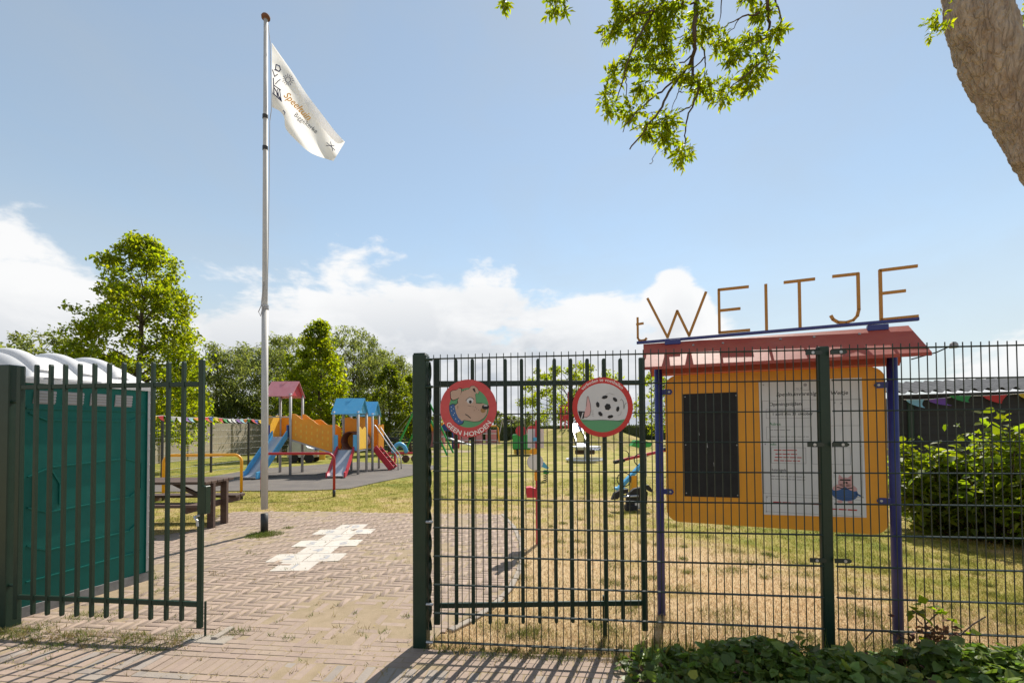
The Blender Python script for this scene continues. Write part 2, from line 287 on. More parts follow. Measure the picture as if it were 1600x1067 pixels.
class MB:
    """collects shapes given in world coordinates; build() links them as one mesh object under its parent"""
    def __init__(s): s.v = []; s.f = []
    def add(s, vs, fs):
        b = len(s.v); s.v += [tuple(p) for p in vs]; s.f += [tuple(b + i for i in f) for f in fs]; return s
    def box(s, c, size, rz=0.0, M=None, bev=0.0):
        hx, hy, hz = size[0]/2, size[1]/2, size[2]/2
        if M is None: M = Matrix.Rotation(rz, 3, 'Z')
        c = Vector(c)
        if not bev:
            vs = [c + M @ Vector((x, y, z)) for z in (-hz, hz) for y in (-hy, hy) for x in (-hx, hx)]
            return s.add(vs, [(0, 2, 3, 1), (4, 5, 7, 6), (0, 1, 5, 4), (2, 6, 7, 3), (0, 4, 6, 2), (1, 3, 7, 5)])
        b = bev; pr = [(-hx + b, -hy), (hx - b, -hy), (hx, -hy + b), (hx, hy - b), (hx - b, hy), (-hx + b, hy), (-hx, hy - b), (-hx, -hy + b)]
        ins = [(x*(hx - b)/hx if abs(x) == hx else x*(1 - b/hx*.3), y*(hy - b)/hy if abs(y) == hy else y*(1 - b/hy*.3)) for x, y in pr]
        vs = [c + M @ Vector((x, y, z)) for ring, z in ((ins, -hz), (pr, -hz + b), (pr, hz - b), (ins, hz)) for x, y in ring]
        fs = [tuple(range(7, -1, -1)), tuple(range(24, 32))]
        for k in range(3): fs += [(8*k + i, 8*k + (i + 1) % 8, 8*k + 8 + (i + 1) % 8, 8*k + 8 + i) for i in range(8)]
        return s.add(vs, fs)
    def bar(s, p0, p1, w, h, up=(0, 0, 1), bev=0.0):
        """rectangular bar from p0 to p1; w across, h along 'up'"""
        p0 = Vector(p0); p1 = Vector(p1); d = p1 - p0; l = d.length; d.normalize(); up = Vector(up)
        if abs(d.dot(up)) > .99: up = Vector((0, 1, 0)) if abs(d.y) < .9 else Vector((1, 0, 0))
        sd = d.cross(up).normalized(); up = sd.cross(d)
        M = Matrix((sd, d, up)).transposed(); return s.box((p0 + p1)/2, (w, l, h), M=M, bev=bev)
    def tube(s, pts, r, n=8, caps=True, closed=False):
        pts = [Vector(p) for p in pts]; rs = r if isinstance(r, (list, tuple)) else [r]*len(pts); vs = []; fs = []; m = len(pts); pn = None
        for i, p in enumerate(pts):
            if closed: d = pts[(i + 1) % m] - pts[i - 1]
            else: d = pts[min(i + 1, m - 1)] - pts[max(i - 1, 0)]
            d.normalize()
            if pn is None:
                a = Vector((0, 0, 1)) if abs(d.z) < .9 else Vector((1, 0, 0)); pn = d.cross(a).normalized()
            else: pn = (pn - d*pn.dot(d)).normalized()
            q = d.cross(pn)
            vs += [p + (pn*math.cos(2*math.pi*k/n) + q*math.sin(2*math.pi*k/n))*rs[i] for k in range(n)]
        for i in range(m if closed else m - 1):
            j = (i + 1) % m
            fs += [(i*n + k, i*n + (k + 1) % n, j*n + (k + 1) % n, j*n + k) for k in range(n)]
        if caps and not closed: fs += [tuple(range(n - 1, -1, -1)), tuple(range((m - 1)*n, m*n))]
        return s.add(vs, fs)
    def prism(s, poly, fr, d0, d1):
        """polygon (list of 2D) placed by fr(x, y, depth), thick from d0 to d1"""
        n = len(poly); vs = [fr(x, y, d0) for x, y in poly] + [fr(x, y, d1) for x, y in poly]
        return s.add(vs, [tuple(range(n)), tuple(range(2*n - 1, n - 1, -1))] + [(i, n + i, n + (i + 1) % n, (i + 1) % n) for i in range(n)])
    def sheet(s, poly, fr, d): return s.add([fr(x, y, d) for x, y in poly], [tuple(range(len(poly)))])
    def stroke(s, pts, w, fr, d, thick=0.0):
        """flat line of width w through 2D points"""
        for (x0, y0), (x1, y1) in zip(pts, pts[1:]):
            l = math.hypot(x1 - x0, y1 - y0) or 1; nx, ny = -(y1 - y0)/l*w/2, (x1 - x0)/l*w/2; ex, ey = (x1 - x0)/l*w*.3, (y1 - y0)/l*w*.3
            q = [(x0 - ex + nx, y0 - ey + ny), (x0 - ex - nx, y0 - ey - ny), (x1 + ex - nx, y1 + ey - ny), (x1 + ex + nx, y1 + ey + ny)]
            if thick: s.prism(q, fr, d, d + thick)
            else: s.sheet(q, fr, d)
        return s
    def grid(s, P, nu, nv):
        vs = [P(i/(nu - 1), j/(nv - 1)) for j in range(nv) for i in range(nu)]
        return s.add(vs, [(j*nu + i, j*nu + i + 1, (j + 1)*nu + i + 1, (j + 1)*nu + i) for j in range(nv - 1) for i in range(nu - 1)])
    def text(s, txt, size, fr, d, x=0, y=0, align='LEFT', bend=None, shear=0.0, bold=0.0):
        vs, fs = text2d(txt, size, align, bold)
        if bend: vs = [bend(px + x, py + y) for px, py in vs]
        else: vs = [(px + x + py*shear, py + y) for px, py in vs]
        return s.add([fr(px, py, d) for px, py in vs], fs)
    def build(s, name, m, parent=None, smooth=False):
        o0 = org(parent) if parent is not None else Vector((0, 0, 0))
        me = bpy.data.meshes.new(name); me.from_pydata([(p[0] - o0.x, p[1] - o0.y, p[2] - o0.z) for p in s.v], [], s.f)
        me.materials.append(MATS[m] if isinstance(m, str) else m)
        if smooth: me.polygons.foreach_set('use_smooth', [True]*len(me.polygons))
        me.update(); return link(name, me, parent)

_TX = {}
def text2d(txt, size, align='LEFT', bold=0.0):
    k = (txt, align, bold)
    if k not in _TX:
        cu = bpy.data.curves.new('t', 'FONT'); cu.body = txt; cu.size = 1; cu.align_x = align; cu.resolution_u = 3; cu.offset = bold
        ob = bpy.data.objects.new('t', cu); COL.objects.link(ob); bpy.context.view_layer.update()
        me = bpy.data.meshes.new_from_object(ob)
        _TX[k] = ([(v.co.x, v.co.y) for v in me.vertices], [tuple(p.vertices) for p in me.polygons])
        bpy.data.objects.remove(ob); bpy.data.curves.remove(cu); bpy.data.meshes.remove(me)
    v, f = _TX[k]; return [(a*size, b*size) for a, b in v], f
def ell(cx, cy, rx, ry=None, n=24, rot=0.0):
    ry = rx if ry is None else ry; c, s = math.cos(rot), math.sin(rot); o = []
    for k in range(n):
        a = 2*math.pi*k/n; x, y = rx*math.cos(a), ry*math.sin(a); o.append((cx + x*c - y*s, cy + x*s + y*c))
    return o
def vframe(P0, P1, n_out=1):
    """vertical plane through P0 -> P1 (ground points): fr(s, z, depth), depth positive towards the camera side"""
    P0 = Vector((P0[0], P0[1], 0)); e = (Vector((P1[0], P1[1], 0)) - P0); ln = e.length; e.normalize(); n = Vector((e.y, -e.x, 0))
    def fr(s, z, d=0.0): return P0 + e*s + Vector((0, 0, z)) + n*d
    def inv(px, py, d=0.0):
        k = ray(px, py); q = P0 + n*d; t = (q - CAM).dot(n)/k.dot(n); h = CAM + k*t; return ((h - q).dot(e), h.z)
    fr.inv = inv; fr.e = e; fr.n = n; fr.len = ln
    return fr
def raw_mesh(name, verts, quads, m, parent=None, mats=None, midx=None):
    """numpy mesh of quads; verts are world coordinates"""
    o0 = org(parent) if parent is not None else Vector((0, 0, 0))
    verts = np.asarray(verts, np.float32).reshape(-1, 3) - np.array(o0, np.float32); quads = np.asarray(quads, np.int32); k = quads.shape[1]
    me = bpy.data.meshes.new(name); me.vertices.add(len(verts)); me.vertices.foreach_set('co', verts.ravel())
    me.loops.add(quads.size); me.loops.foreach_set('vertex_index', quads.ravel())
    me.polygons.add(len(quads)); me.polygons.foreach_set('loop_start', np.arange(0, quads.size, k, dtype=np.int32))
    if midx is not None: me.polygons.foreach_set('material_index', np.asarray(midx, np.int32))
    for q in ([m] if mats is None else mats): me.materials.append(MATS[q] if isinstance(q, str) else q)
    me.update(calc_edges=True); me.validate(); return link(name, me, parent)

# leaves ---------------------------------------------------------------
def leaf_quads(pts, size, rng, up=.35, aspect=.55, droop=0.0, dirs=None):
    """one folded rhombic leaf for every point"""
    n = len(pts); size = np.asarray(size)*np.ones(n)
    d = rng.normal(size=(n, 3)) if dirs is None else dirs + rng.normal(size=(n, 3))*.35
    d[:, 2] -= droop; d /= np.linalg.norm(d, axis=1)[:, None]
    nn = rng.normal(size=(n, 3)); nn[:, 2] += up*3; nn -= d*np.sum(nn*d, 1)[:, None]; nn /= np.linalg.norm(nn, axis=1)[:, None] + 1e-9
    s = np.cross(d, nn); L = size[:, None]; w = L*aspect*.5
    a = pts; b = pts + d*L*.45 + s*w + nn*L*.10; c = pts + d*L - nn*L*.08; e = pts + d*L*.45 - s*w + nn*L*.10
    v = np.stack([a, b, c, e], 1).reshape(-1, 3); q = np.arange(4*n).reshape(-1, 4); return v, q

def leaf_hearts(pts, size, rng, up=.8, aspect=.85, dirs=None):
    """broad pointed leaf of two folded halves for every point"""
    n = len(pts); size = np.asarray(size)*np.ones(n); d = dirs + rng.normal(size=(n, 3))*.3; d /= np.linalg.norm(d, axis=1)[:, None]
    nn = rng.normal(size=(n, 3))*.8; nn[:, 2] += up*3; nn -= d*np.sum(nn*d, 1)[:, None]; nn /= np.linalg.norm(nn, axis=1)[:, None] + 1e-9
    s = np.cross(d, nn); L = size[:, None]; w = L*aspect*.5*rng.uniform(.8, 1.15, n)[:, None]; cup = L*rng.uniform(.04, .20, n)[:, None]; dr = L*rng.uniform(.0, .22, n)[:, None]
    a = pts; t = pts + d*L - nn*dr
    l1 = pts + d*L*.12 + s*w*.85 + nn*cup; l2 = pts + d*L*.55 + s*w*.92 + nn*cup*.8 - nn*dr*.3; r1 = pts + d*L*.12 - s*w*.85 + nn*cup; r2 = pts + d*L*.55 - s*w*.92 + nn*cup*.8 - nn*dr*.3
    v = np.stack([a, l1, l2, t, r2, r1], 1).reshape(-1, 3); k = np.arange(n)[:, None]*6
    return v, np.concatenate([k + np.array([0, 1, 2, 3]), k + np.array([0, 3, 4, 5])], 0)

# ================================================================== SETTING
def poly_in(x, y, poly):
    c = False; n = len(poly)
    for i in range(n):
        x0, y0 = poly[i][:2]; x1, y1 = poly[i - 1][:2]
        if (y0 > y) != (y1 > y) and x < (x1 - x0)*(y - y0)/(y1 - y0) + x0: c = not c
    return c
flat = lambda x, y, d=0.0: Vector((x, y, d))
GF = vframe((-4.0, 3.752), (3.2, 2.924))          # the line of the gate and the mesh fence

b = MB(); b.sheet([(-600, -60), (600, -60), (600, 900), (-600, 900)], flat, 0.0)
tag(b.build('lawn', 'lawn'), kind='structure')

PATH = [gr(*p) for p in ((150, 850), (300, 830), (328, 824), (345, 806), (370, 800), (500, 800), (650, 803), (782, 804), (800, 824), (811, 850), (812, 868), (805, 897), (788, 925), (760, 950), (735, 965), (690, 988))]
PATH = [(-6.6, 3.9), (-6.6, PATH[0].y)] + [(p.x, p.y) for p in PATH]
fy = lambda x: 3.292 - .1149*x
PATH += [(-.62, fy(-.62) - .03), (-6.6, fy(-6.6) - .03)]
b = MB(); b.sheet([(x, y) for x, y in PATH], flat, .0118)
path = tag(b.build('brick_path', 'sand'), kind='structure')
STREET = [(-6.6, fy(-6.6) - .026), (.95, fy(.95) - .026), (.8, 2.6), (.9, .9), (-6.6, .9)]
b = MB(); b.sheet(STREET, flat, .0121)
street = tag(b.build('pavement', 'sand'), kind='structure')

# bricks: 20 x 6.5 cm pavers, herringbone inside the gate, courses along the street
E1 = Vector((1, -.1149)).normalized(); E2 = Vector((.1149, 1)).normalized(); O2 = Vector((-.62, fy(-.62)))
def ab(a, b_): p = O2 + E1*a + E2*b_; return p.x, p.y
bricks = []     # (x, y, rot, length, width, parent key, colour key)
Wb, Lb = .0690, .2070
rotE = math.atan2(E1.y, E1.x)
for m in range(-40, 41):
    for k in range(-200, 200):
        ox, oy = m*Lb + k*Wb, -m*Lb + k*Wb
        for (cx, cy, rr) in ((ox + Lb/2, oy + Wb/2, 0), (ox + Wb/2, oy + Wb + Lb/2, math.pi/2)):
            if cy < -.02 or cx < -6.3 or cx > 1.5 or cy > 6.4: continue
            x, y = ab(cx, cy)
            if cy > .03 and poly_in(x, y, PATH): bricks.append((x, y, rotE + rr, .2, .062, 0, 0))
row = 0
bb = 0.0 - Wb/2
while bb > -.29:
    for k in range(-34, 9):
        a = k*Lb + (row % 2)*Lb/2; x, y = ab(a, bb)
        if -6.3 < x < .9: bricks.append((x, y, rotE, .2, .062, 1, 0))
    bb -= Wb; row += 1
bb += Wb/2
for k in range(-90, 24):
    x, y = ab(k*Wb, bb - Lb/2 - .003)
    if -6.3 < x < .85: bricks.append((x, y, rotE + math.pi/2, .2, .062, 1, 1 if random.random() < .3 else 0))
bb -= Lb + .006 + Wb/2
for j in range(11):
    for k in range(-34, 9):
        a = k*Lb + (j % 2)*Lb/2; x, y = ab(a, bb)
        if -6.3 < x < .8 and y > 1.2: bricks.append((x, y, rotE, .2, .062, 1, 1 if random.random() < .12 else 0))
    bb -= Wb
def inview(x, y):
    q = Vector((x, y, 0)) - CAM; z = q.dot(W_)
    if z < .2: return False
    px = 800 + FPX*q.dot(R_)/z; py = 533.5 - (FPX*q.dot(U_)/z - SHIFT*1600); return -30 < px < 1600 and py < 1095
_vis = [i for i, q in enumerate(bricks) if inview(q[0], q[1])]
_vis.sort(key=lambda i: bricks[i][0]**2 + bricks[i][1]**2)
single = set(_vis[:300])
def brick_shape(l, w, h=.05, c=.003):
    mb = MB(); mb.box((0, 0, -h/2), (l, w, h), bev=c); return mb
brick_me = []
for kk, mm in enumerate(('brick', 'brick_grey')):
    s_ = brick_shape(.2, .062); me = bpy.data.meshes.new('brick'); me.from_pydata([tuple(v) for v in s_.v], [], s_.f); me.materials.append(MATS[mm]); brick_me.append(me)
tv = np.array(brick_shape(.2, .062).v); tf = brick_shape(.2, .062).f
quadf = [f for f in tf if len(f) == 4]; octf = [f for f in tf if len(f) == 8][1:]
octq = [(f[0], f[1], f[2], f[3]) for f in octf] + [(f[3], f[4], f[7], f[0]) for f in octf] + [(f[4], f[5], f[6], f[7]) for f in octf]
bq = np.array(quadf[8:] + octq)
acc = {0: ([], [], []), 1: ([], [], [])}
for i, (x, y, rz, l, w, par, ck) in enumerate(bricks):
    wav = .0015*math.sin(x*2.3 + 1) + .0015*math.sin(y*3.1 + x)
    z = .014 + wav + random.gauss(0, .0013); rz += random.gauss(0, .010); tx, ty = random.gauss(0, .005), random.gauss(0, .004)
    x += random.gauss(0, .0012); y += random.gauss(0, .0012)
    if i in single:
        o = link('brick', brick_me[ck], path if par == 0 else street); o.location = (x, y, z); o.rotation_euler = (tx, ty, rz)
    else:
        c, s = math.cos(rz), math.sin(rz); v = tv.copy(); v[:, 2] += z + v[:, 0]*ty + v[:, 1]*tx
        v = np.stack([v[:, 0]*c - v[:, 1]*s + x, v[:, 0]*s + v[:, 1]*c + y, v[:, 2]], 1)
        V, Q, Mi = acc[par]; Q.append(bq + len(V)*len(tv)); V.append(v); Mi += [ck]*len(bq)
for par, po in ((0, path), (1, street)):
    V, Q, Mi = acc[par]
    tag(raw_mesh('paving_bricks', np.concatenate(V), np.concatenate(Q), None, po, mats=['brick', 'brick_grey'], midx=Mi), kind='stuff')

# edging along the curved lawn edge
kp = [gr(*p) for p in ((782, 804), (800, 824), (811, 850), (812.5, 868), (806, 897), (789, 926), (762, 951), (737, 967), (694, 989))]
dense = []
for p, q in zip(kp, kp[1:]):
    n = max(2, int((q - p).length/.02)); dense += [p.lerp(q, i/n) for i in range(n)]
edg = empty('path_edging', kp[4]); tag(edg, kind='structure')
accl = 0; last = dense[0]
for p in dense[1:]:
    if (p - last).length >= .26:
        c = (p + last)/2; d = p - last; mb = MB(); mb.box((c.x + .03, c.y, -.02), (.25, .06, .085), math.atan2(d.y, d.x) + random.gauss(0, .02), bev=.006); mb.build('edging_brick', 'kerb', edg); last = p

# rubber safety surface below the slides
MATP = [gr(*p) for p in ((120, 771), (330, 768), (480, 767), (545, 764), (590, 754), (660, 740), (690, 728), (560, 722), (400, 733), (330, 745), (120, 757))]
b = MB(); b.prism([(p.x, p.y) for p in MATP], flat, -.05, .02); tag(b.build('rubber_surface', 'rubber_mat'), kind='structure')

# small flat footing stones at the gate
s0, _ = GF.inv(335, 1003); b = MB(); c = gr(325, 1002)
b.box((c.x, c.y, .0), (.34, .13, .045), rotE, bev=.006); tag(b.build('gate_stop_stone', 'kerb'), 'pale concrete stop stone under the drop bolt of the left gate leaf', 'stone')
c0, c1 = gr(334, 1003), gr(362, 985); b = MB(); b.bar(c0 + Vector((0, 0, .012)), c1 + Vector((0, 0, .012)), .05, .05, bev=.005)
tag(b.build('edging_stone', 'kerb'), 'narrow pale edging stone running back from the gate stop stone', 'stone')

# hopscotch ------------------------------------------------------------
P1, P2 = gr(422, 894), gr(541, 826)       # near left corner of the first tile, direction read from the far end
hop = empty('hopscotch', gr(480, 860), 'white hopscotch of nine numbered tiles laid in the brick paving', 'hopscotch')
n0 = (gr(318/3.475*0 + 215/3.475 + 360, 470/3.475 + 760) + gr(413/3.475 + 360, 462/3.475 + 760))/2
f0 = (gr(608/3.475 + 360, 214/3.475 + 760) + gr(745/3.475 + 360, 207/3.475 + 760))/2
hd = (f0 - n0); hl = hd.length; hd.normalize(); hs_ = Vector((hd.y, -hd.x, 0)); T = hl/7
def hfr(x, y, d=0.0): return n0 + hs_*x + hd*y + Vector((0, 0, d))
num = 1; TW = .43
for r_ in range(7):
    for sx in ((0,) if r_ % 2 == 0 else (-.5, .5)):
        mb = MB(); cx, cy = sx*TW, (r_ + .5)*T; g = .006
        mb.prism([(cx - TW/2 + g, cy - T/2 + g), (cx + TW/2 - g, cy - T/2 + g), (cx + TW/2 - g, cy + T/2 - g), (cx - TW/2 + g, cy + T/2 - g)][::-1], hfr, -.03, .0185)
        t_ = mb.build('tile', 'tile_white', hop)
        mb = MB(); mb.text(str(num), .24, hfr, .0205, cx, cy - .085, 'CENTER', bold=.015); mb.build('numeral', 'ink_grey', t_); num += 1

# ================================================================== GATE AND MESH FENCE
def leafbars(fr, name, label, stiles, bars, ztop, zbot, rails, sw, bw, bd=.014):
    """steel bar gate leaf: stiles, rails, round topped square bars"""
    base = fr(stiles[0][0], 0); root = empty(name, base, label, 'gate', 'gate leaves')
    for s, za, zb in stiles:
        mb = MB(); mb.box(fr(s, (za + zb)/2), (sw, .03, zb - za), math.atan2(fr.e.y, fr.e.x), bev=.004); mb.build('stile', 'green_paint', root)
    for z in rails:
        mb = MB(); mb.bar(fr(stiles[0][0] + sw/2, z), fr(stiles[1][0] - sw/2, z), .025, .036, bev=.003); mb.build('rail', 'green_paint', root)
    prof = [(-bw/2, zbot + .012), (-bw*.3, zbot), (bw*.3, zbot), (bw/2, zbot + .012), (bw/2, ztop - .012), (bw*.3, ztop), (-bw*.3, ztop), (-bw/2, ztop - .012)]
    for s in bars:
        mb = MB(); mb.prism([(s + x, z) for x, z in prof], fr, -bd/2, bd/2 + .009); mb.build('bar', 'green_paint', root)
    return root
rE = math.atan2(GF.e.y, GF.e.x)
sb = lambda px: GF.inv(px, 770)[0]
left = leafbars(GF, 'gate_leaf', 'closed dark green steel bar gate leaf in front of the portable toilet', [(sb(29), .09, 2.08), (sb(314), .085, 2.10)], [sb(p) for p in (55.5, 78, 100.5, 123.5, 146.5, 169.5, 192.5, 215.5, 238.5, 262.5, 286.5)], 2.09, .132, (1.915, .262), .040, .023)
mb = MB(); mb.box(GF(sb(318), 1.04, -.012), (.06, .055, .21), rE, bev=.005); lk = mb.build('lock_box', 'green_paint', left)
mb = MB(); mb.tube([GF(sb(316), .93, .03), GF(sb(316), .925, .075), GF(sb(321), .90, .08), GF(sb(322), .86, .08)], .009, 8); mb.build('handle', 'galv', lk)
mb = MB(); mb.tube([GF(sb(319) + .01, .28, -.01), GF(sb(319) + .01, .005, -.01)], .008, 8); mb.build('drop_bolt', 'green_paint', left)
RLF = vframe((-.6, 3.50), (1.1, 3.53)); rb = lambda px: RLF.inv(px, 770)[0]
right = leafbars(RLF, 'gate_leaf', 'open dark green steel bar gate leaf folded back behind the mesh fence', [(rb(683), .126, 2.088), (rb(1005), .06, 2.09)], [rb(p) for p in (713, 739, 765, 790.5, 816, 842, 867.5, 893, 919, 945, 971)], 2.083, .128, (1.902, .264), .042, .026)
mb = MB(); mb.box(RLF(rb(944.5), .155, -.035), (.030, .03, .31), rE, bev=.003); mb.build('drop_bolt', 'green_paint', right)
mb = MB(); mb.tube([RLF(rb(944.5), .21, 0), RLF(rb(944.5), .21, .012)], .011, 8); mb.build('bolt_knob', 'galv', right)

# gate posts
sp = GF.inv(655, 770)[0]
gp = empty('gate_post', GF(sp, 0, -.05), 'thick dark green gate post at the right side of the open gateway', 'post', 'gate posts')
mb = MB(); mb.box(GF(sp, 1.05, -.05), (.10, .10, 2.105), rE, bev=.006); mb.build('post', 'green_paint', gp)
mb = MB(); mb.box(GF(sp, 2.106, -.05), (.088, .088, .012), rE, bev=.003); mb.build('cap', 'green_paint', gp)
# twisted flat strip along the side of the post
mb = MB(); vs = []; fs = []; n = 150
for i in range(n + 1):
    z = .12 + 1.93*i/n; a = math.pi*(z/.155) + .4; hw = .024
    c = GF(sp + .052 + .012, z, -.055); dx = GF.e*math.cos(a) + GF.n*math.sin(a); dn = GF.e*-math.sin(a) + GF.n*math.cos(a)
    vs += [c + dx*hw*.5 + dn*.003, c - dx*hw*.5 + dn*.003, c - dx*hw*.5 - dn*.003, c + dx*hw*.5 - dn*.003]
    if i: k = 4*i; fs += [(k - 4 + j, k - 4 + (j + 1) % 4, k + (j + 1) % 4, k + j) for j in range(4)]
mb.add(vs, fs); mb.build('twisted_strip', 'green_paint', gp)
for z in (2.06, 1.865, .905, .325, .06):
    mb = MB(); mb.tube([GF(sp + .05, z, .0), GF(sp + .10, z, .0)], .010, 8); mb.build('hinge_pin', 'galv' if z in (.325, .905, .06) else 'green_paint', gp)
sl_ = GF.inv(11, 770)[0]
gp2 = empty('gate_post', GF(sl_ - .02, 0), 'thick dark green gate post at the left edge beside the portable toilet', 'post', 'gate posts')
mb = MB(); mb.box(GF(sl_ - .015, 1.045, -.03), (.11, .12, 2.10), rE, bev=.006); mb.build('post', 'green_paint', gp2)
for z in (1.80, .35):
    mb = MB(); mb.tube([GF(sl_ + .02, z, .0), GF(sl_ + .085, z, .0)], .013, 8); mb.build('hinge_pin', 'green_paint', gp2)

# mesh panels: double horizontal wires every 20 cm, verticals every 5 cm
def wire_mesh(name, l, r, vertical):
    mb = MB(); mb.tube([(0, 0, -l/2), (0, 0, l/2)] if vertical else [(-l/2, 0, 0), (l/2, 0, 0)], r, 6)
    me = bpy.data.meshes.new(name); me.from_pydata([tuple(v) for v in mb.v], [], mb.f); me.materials.append(MATS['wire_green']); return me
def mesh_panel(s0, s1, label):
    root = empty('mesh_fence', GF(s0, 0), label, 'fence', 'wire mesh fence panels'); o0 = org(root)
    vm = wire_mesh('vertical_wire', 2.065, .0033, True); hm = wire_mesh('horizontal_wire', s1 - s0 + .01, .0045, False)
    n = int((s1 - s0)/.0502)
    for i in range(n + 1):
        o = link('vertical_wire', vm, root); o.location = GF(s0 + i*(s1 - s0)/n, 1.0625 + random.gauss(0, .001), 0) - o0; o.rotation_euler = (random.gauss(0, .0008), random.gauss(0, .0008), 0)
    for k in range(11):
        for d in (-.0075, .0075):
            o = link('horizontal_wire', hm, root); o.location = GF((s0 + s1)/2, .065 + .2*k, d) - o0; o.rotation_euler = (0, random.gauss(0, .0003), rE)
    return root
mesh_panel(GF.inv(678, 770)[0], GF.inv(1282, 770)[0], 'dark green wire mesh fence panel between the gate post and the middle fence post')
mesh_panel(GF.inv(1306, 770)[0], GF.inv(1306, 770)[0] + 2.5, 'dark green wire mesh fence panel to the right of the middle fence post')
sp2 = GF.inv(1293.5, 770)[0]
fp = empty('fence_post', GF(sp2, 0), 'dark green fence post with clamps in front of the notice board', 'post')
mb = MB(); mb.box(GF(sp2, 1.045, -.03), (.068, .045, 2.09), rE, bev=.006); mb.build('post', 'green_paint', fp)
for z in (2.045, 1.448, .705):
    for sgn in (-1, 1):
        mb = MB(); mb.prism([(sp2 + sgn*.075 + x, z + y) for x, y in [(-.05, -.014), (.035, -.014), (.05, -.006), (.05, .006), (.035, .014), (-.05, .014)]], lambda s, z_, d: GF(s, z_, d), .012, .020)
        cl = mb.build('clamp', 'wire_green', fp)
        mb = MB(); mb.prism(ell(sp2 + sgn*.085, z, .010, n=8), GF, .0205, .026); mb.build('bolt', 'galv', cl)
# second fence post past the right edge holds the far end of the panel
se = GF.inv(1306, 770)[0] + 2.53
mb = MB(); mb.box(GF(se, 1.045, -.03), (.068, .045, 2.09), rE, bev=.006); tag(mb.build('fence_post', 'green_paint'), 'dark green fence post at the far right end of the mesh fence', 'post')

# ---- round signs hung on the mesh
def disc_frame(cx, cz, rad, d0):
    return lambda x, y, d=0.0: GF(cx + x*rad, cz + y*rad, d0 + d)
def layer(parent, name, m, fr, d, polys=(), strokes=(), texts=()):
    mb = MB()
    for p in polys: mb.sheet(p, fr, d)
    for pts, w in strokes: mb.stroke(pts, w, fr, d)
    for kw in texts: mb.text(fr=fr, d=d, **kw)
    o = mb.build(name, m, parent)
    return tag(o, kind='stuff') if name in ('ink', 'print_pink', 'screws', 'collar_studs', 'outline', 'chalk_marks', 'ruled_boxes', 'logo', 'print_ink') else o
def arc_text(rad, mid, top):
    def bend(x, y):
        if top: a = mid - x/rad; r = rad + y
        else: a = mid + x/rad; r = rad - y
        return (r*math.cos(a), r*math.sin(a))
    return bend
DD = .016
fr = disc_frame(3.719, 1.708, .203, DD); root = empty('round_sign', GF(3.719, 1.505, DD), 'round red sign with a sad dog head and white words GEEN HONDEN', 'sign', 'round signs on the gate')
mb = MB(); mb.prism(ell(0, 0, 1, n=56), fr, 0, .004); mb.build('disc', 'sign_red', root)
Z = lambda pts: [((x - 645)/395, (515 - y)/395) for x, y in pts]
layer(root, 'green_field', 'sign_green', fr, .0045, [ell(.02, .02, .70, .69, 40)])
lear = [(400, 290), (430, 270), (480, 265), (520, 238), (550, 250), (548, 300), (530, 360), (480, 385), (430, 400), (405, 370)]
rear = [(655, 250), (690, 213), (730, 210), (770, 240), (797, 290), (782, 320), (755, 305), (745, 330), (700, 300)]
head = [(455, 470), (495, 440), (500, 400), (540, 330), (560, 280), (600, 262), (660, 255), (705, 285), (742, 320), (748, 380), (755, 445), (800, 455), (850, 450), (905, 470), (915, 520), (900, 600), (860, 650), (800, 690), (720, 697), (640, 682), (590, 674), (555, 690), (505, 640), (475, 570)]
collar = [(385, 480), (430, 458), (475, 468), (460, 520), (480, 590), (520, 650), (580, 690), (562, 722), (510, 737), (450, 690), (405, 610), (385, 540)]
grow = lambda pts, k: [(sum(p[0] for p in pts)/len(pts) + (x - sum(p[0] for p in pts)/len(pts))*k, sum(p[1] for p in pts)/len(pts) + (y - sum(p[1] for p in pts)/len(pts))*k) for x, y in pts]
layer(root, 'outline', 'ink_black', fr, .005, [Z(grow(lear, 1.12)), Z([(x - 4, y + 8) for x, y in lear]), Z(grow(rear, 1.08)), Z(grow(collar, 1.07)), Z([(x + 3, y + 7) for x, y in head])])
layer(root, 'collar', 'sign_blue', fr, .0055, [Z(collar)])
layer(root, 'dog_head', 'sign_tan', fr, .006, [Z(head)])
layer(root, 'dog_ear', 'sign_tan', fr, .0065, [Z(lear)]); layer(root, 'dog_ear', 'sign_tan', fr, .0065, [Z(rear)])
layer(root, 'eye', 'sign_white', fr, .0065, [Z(ell(672, 410, 46, 42)), Z(ell(885, 478, 30, 9))][:1], [])
layer(root, 'collar_studs', 'sign_white', fr, .0062, [Z(ell(x, y, 6, n=8)) for x, y in ((410, 495), (413, 545), (437, 605), (470, 657), (510, 692), (440, 520), (455, 580))])
layer(root, 'muzzle_patch', 'sign_brown', fr, .0065, [Z(ell(852, 545, 36, 34))])
layer(root, 'ink', 'ink_black', fr, .007, [Z(ell(885, 500, 50, 34)), Z([(705, 250), (735, 238), (752, 298), (730, 292)]), Z(ell(676, 428, 20, 22))] + [Z(ell(x, y, 5, n=6)) for x, y in ((730, 545), (765, 520), (745, 500), (790, 540), (715, 490))],
      [(Z([(612, 408), (640, 380), (665, 366)]), .018), (Z([(668, 366), (700, 374), (728, 396)]), .018), (Z([(608, 597), (640, 616), (678, 648)]), .03), (Z([(495, 405), (500, 440), (455, 475)]), .02), (Z([(500, 480), (502, 520)]), .012), (Z([(755, 447), (800, 450), (840, 445)]), .014), (Z([(640, 480), (690, 490)]), .01), (Z([(570, 285), (590, 262)]), .012), (Z([(600, 275), (620, 255)]), .012)])
layer(root, 'nose_shine', 'sign_white', fr, .0075, [Z(ell(888, 481, 28, 8))])
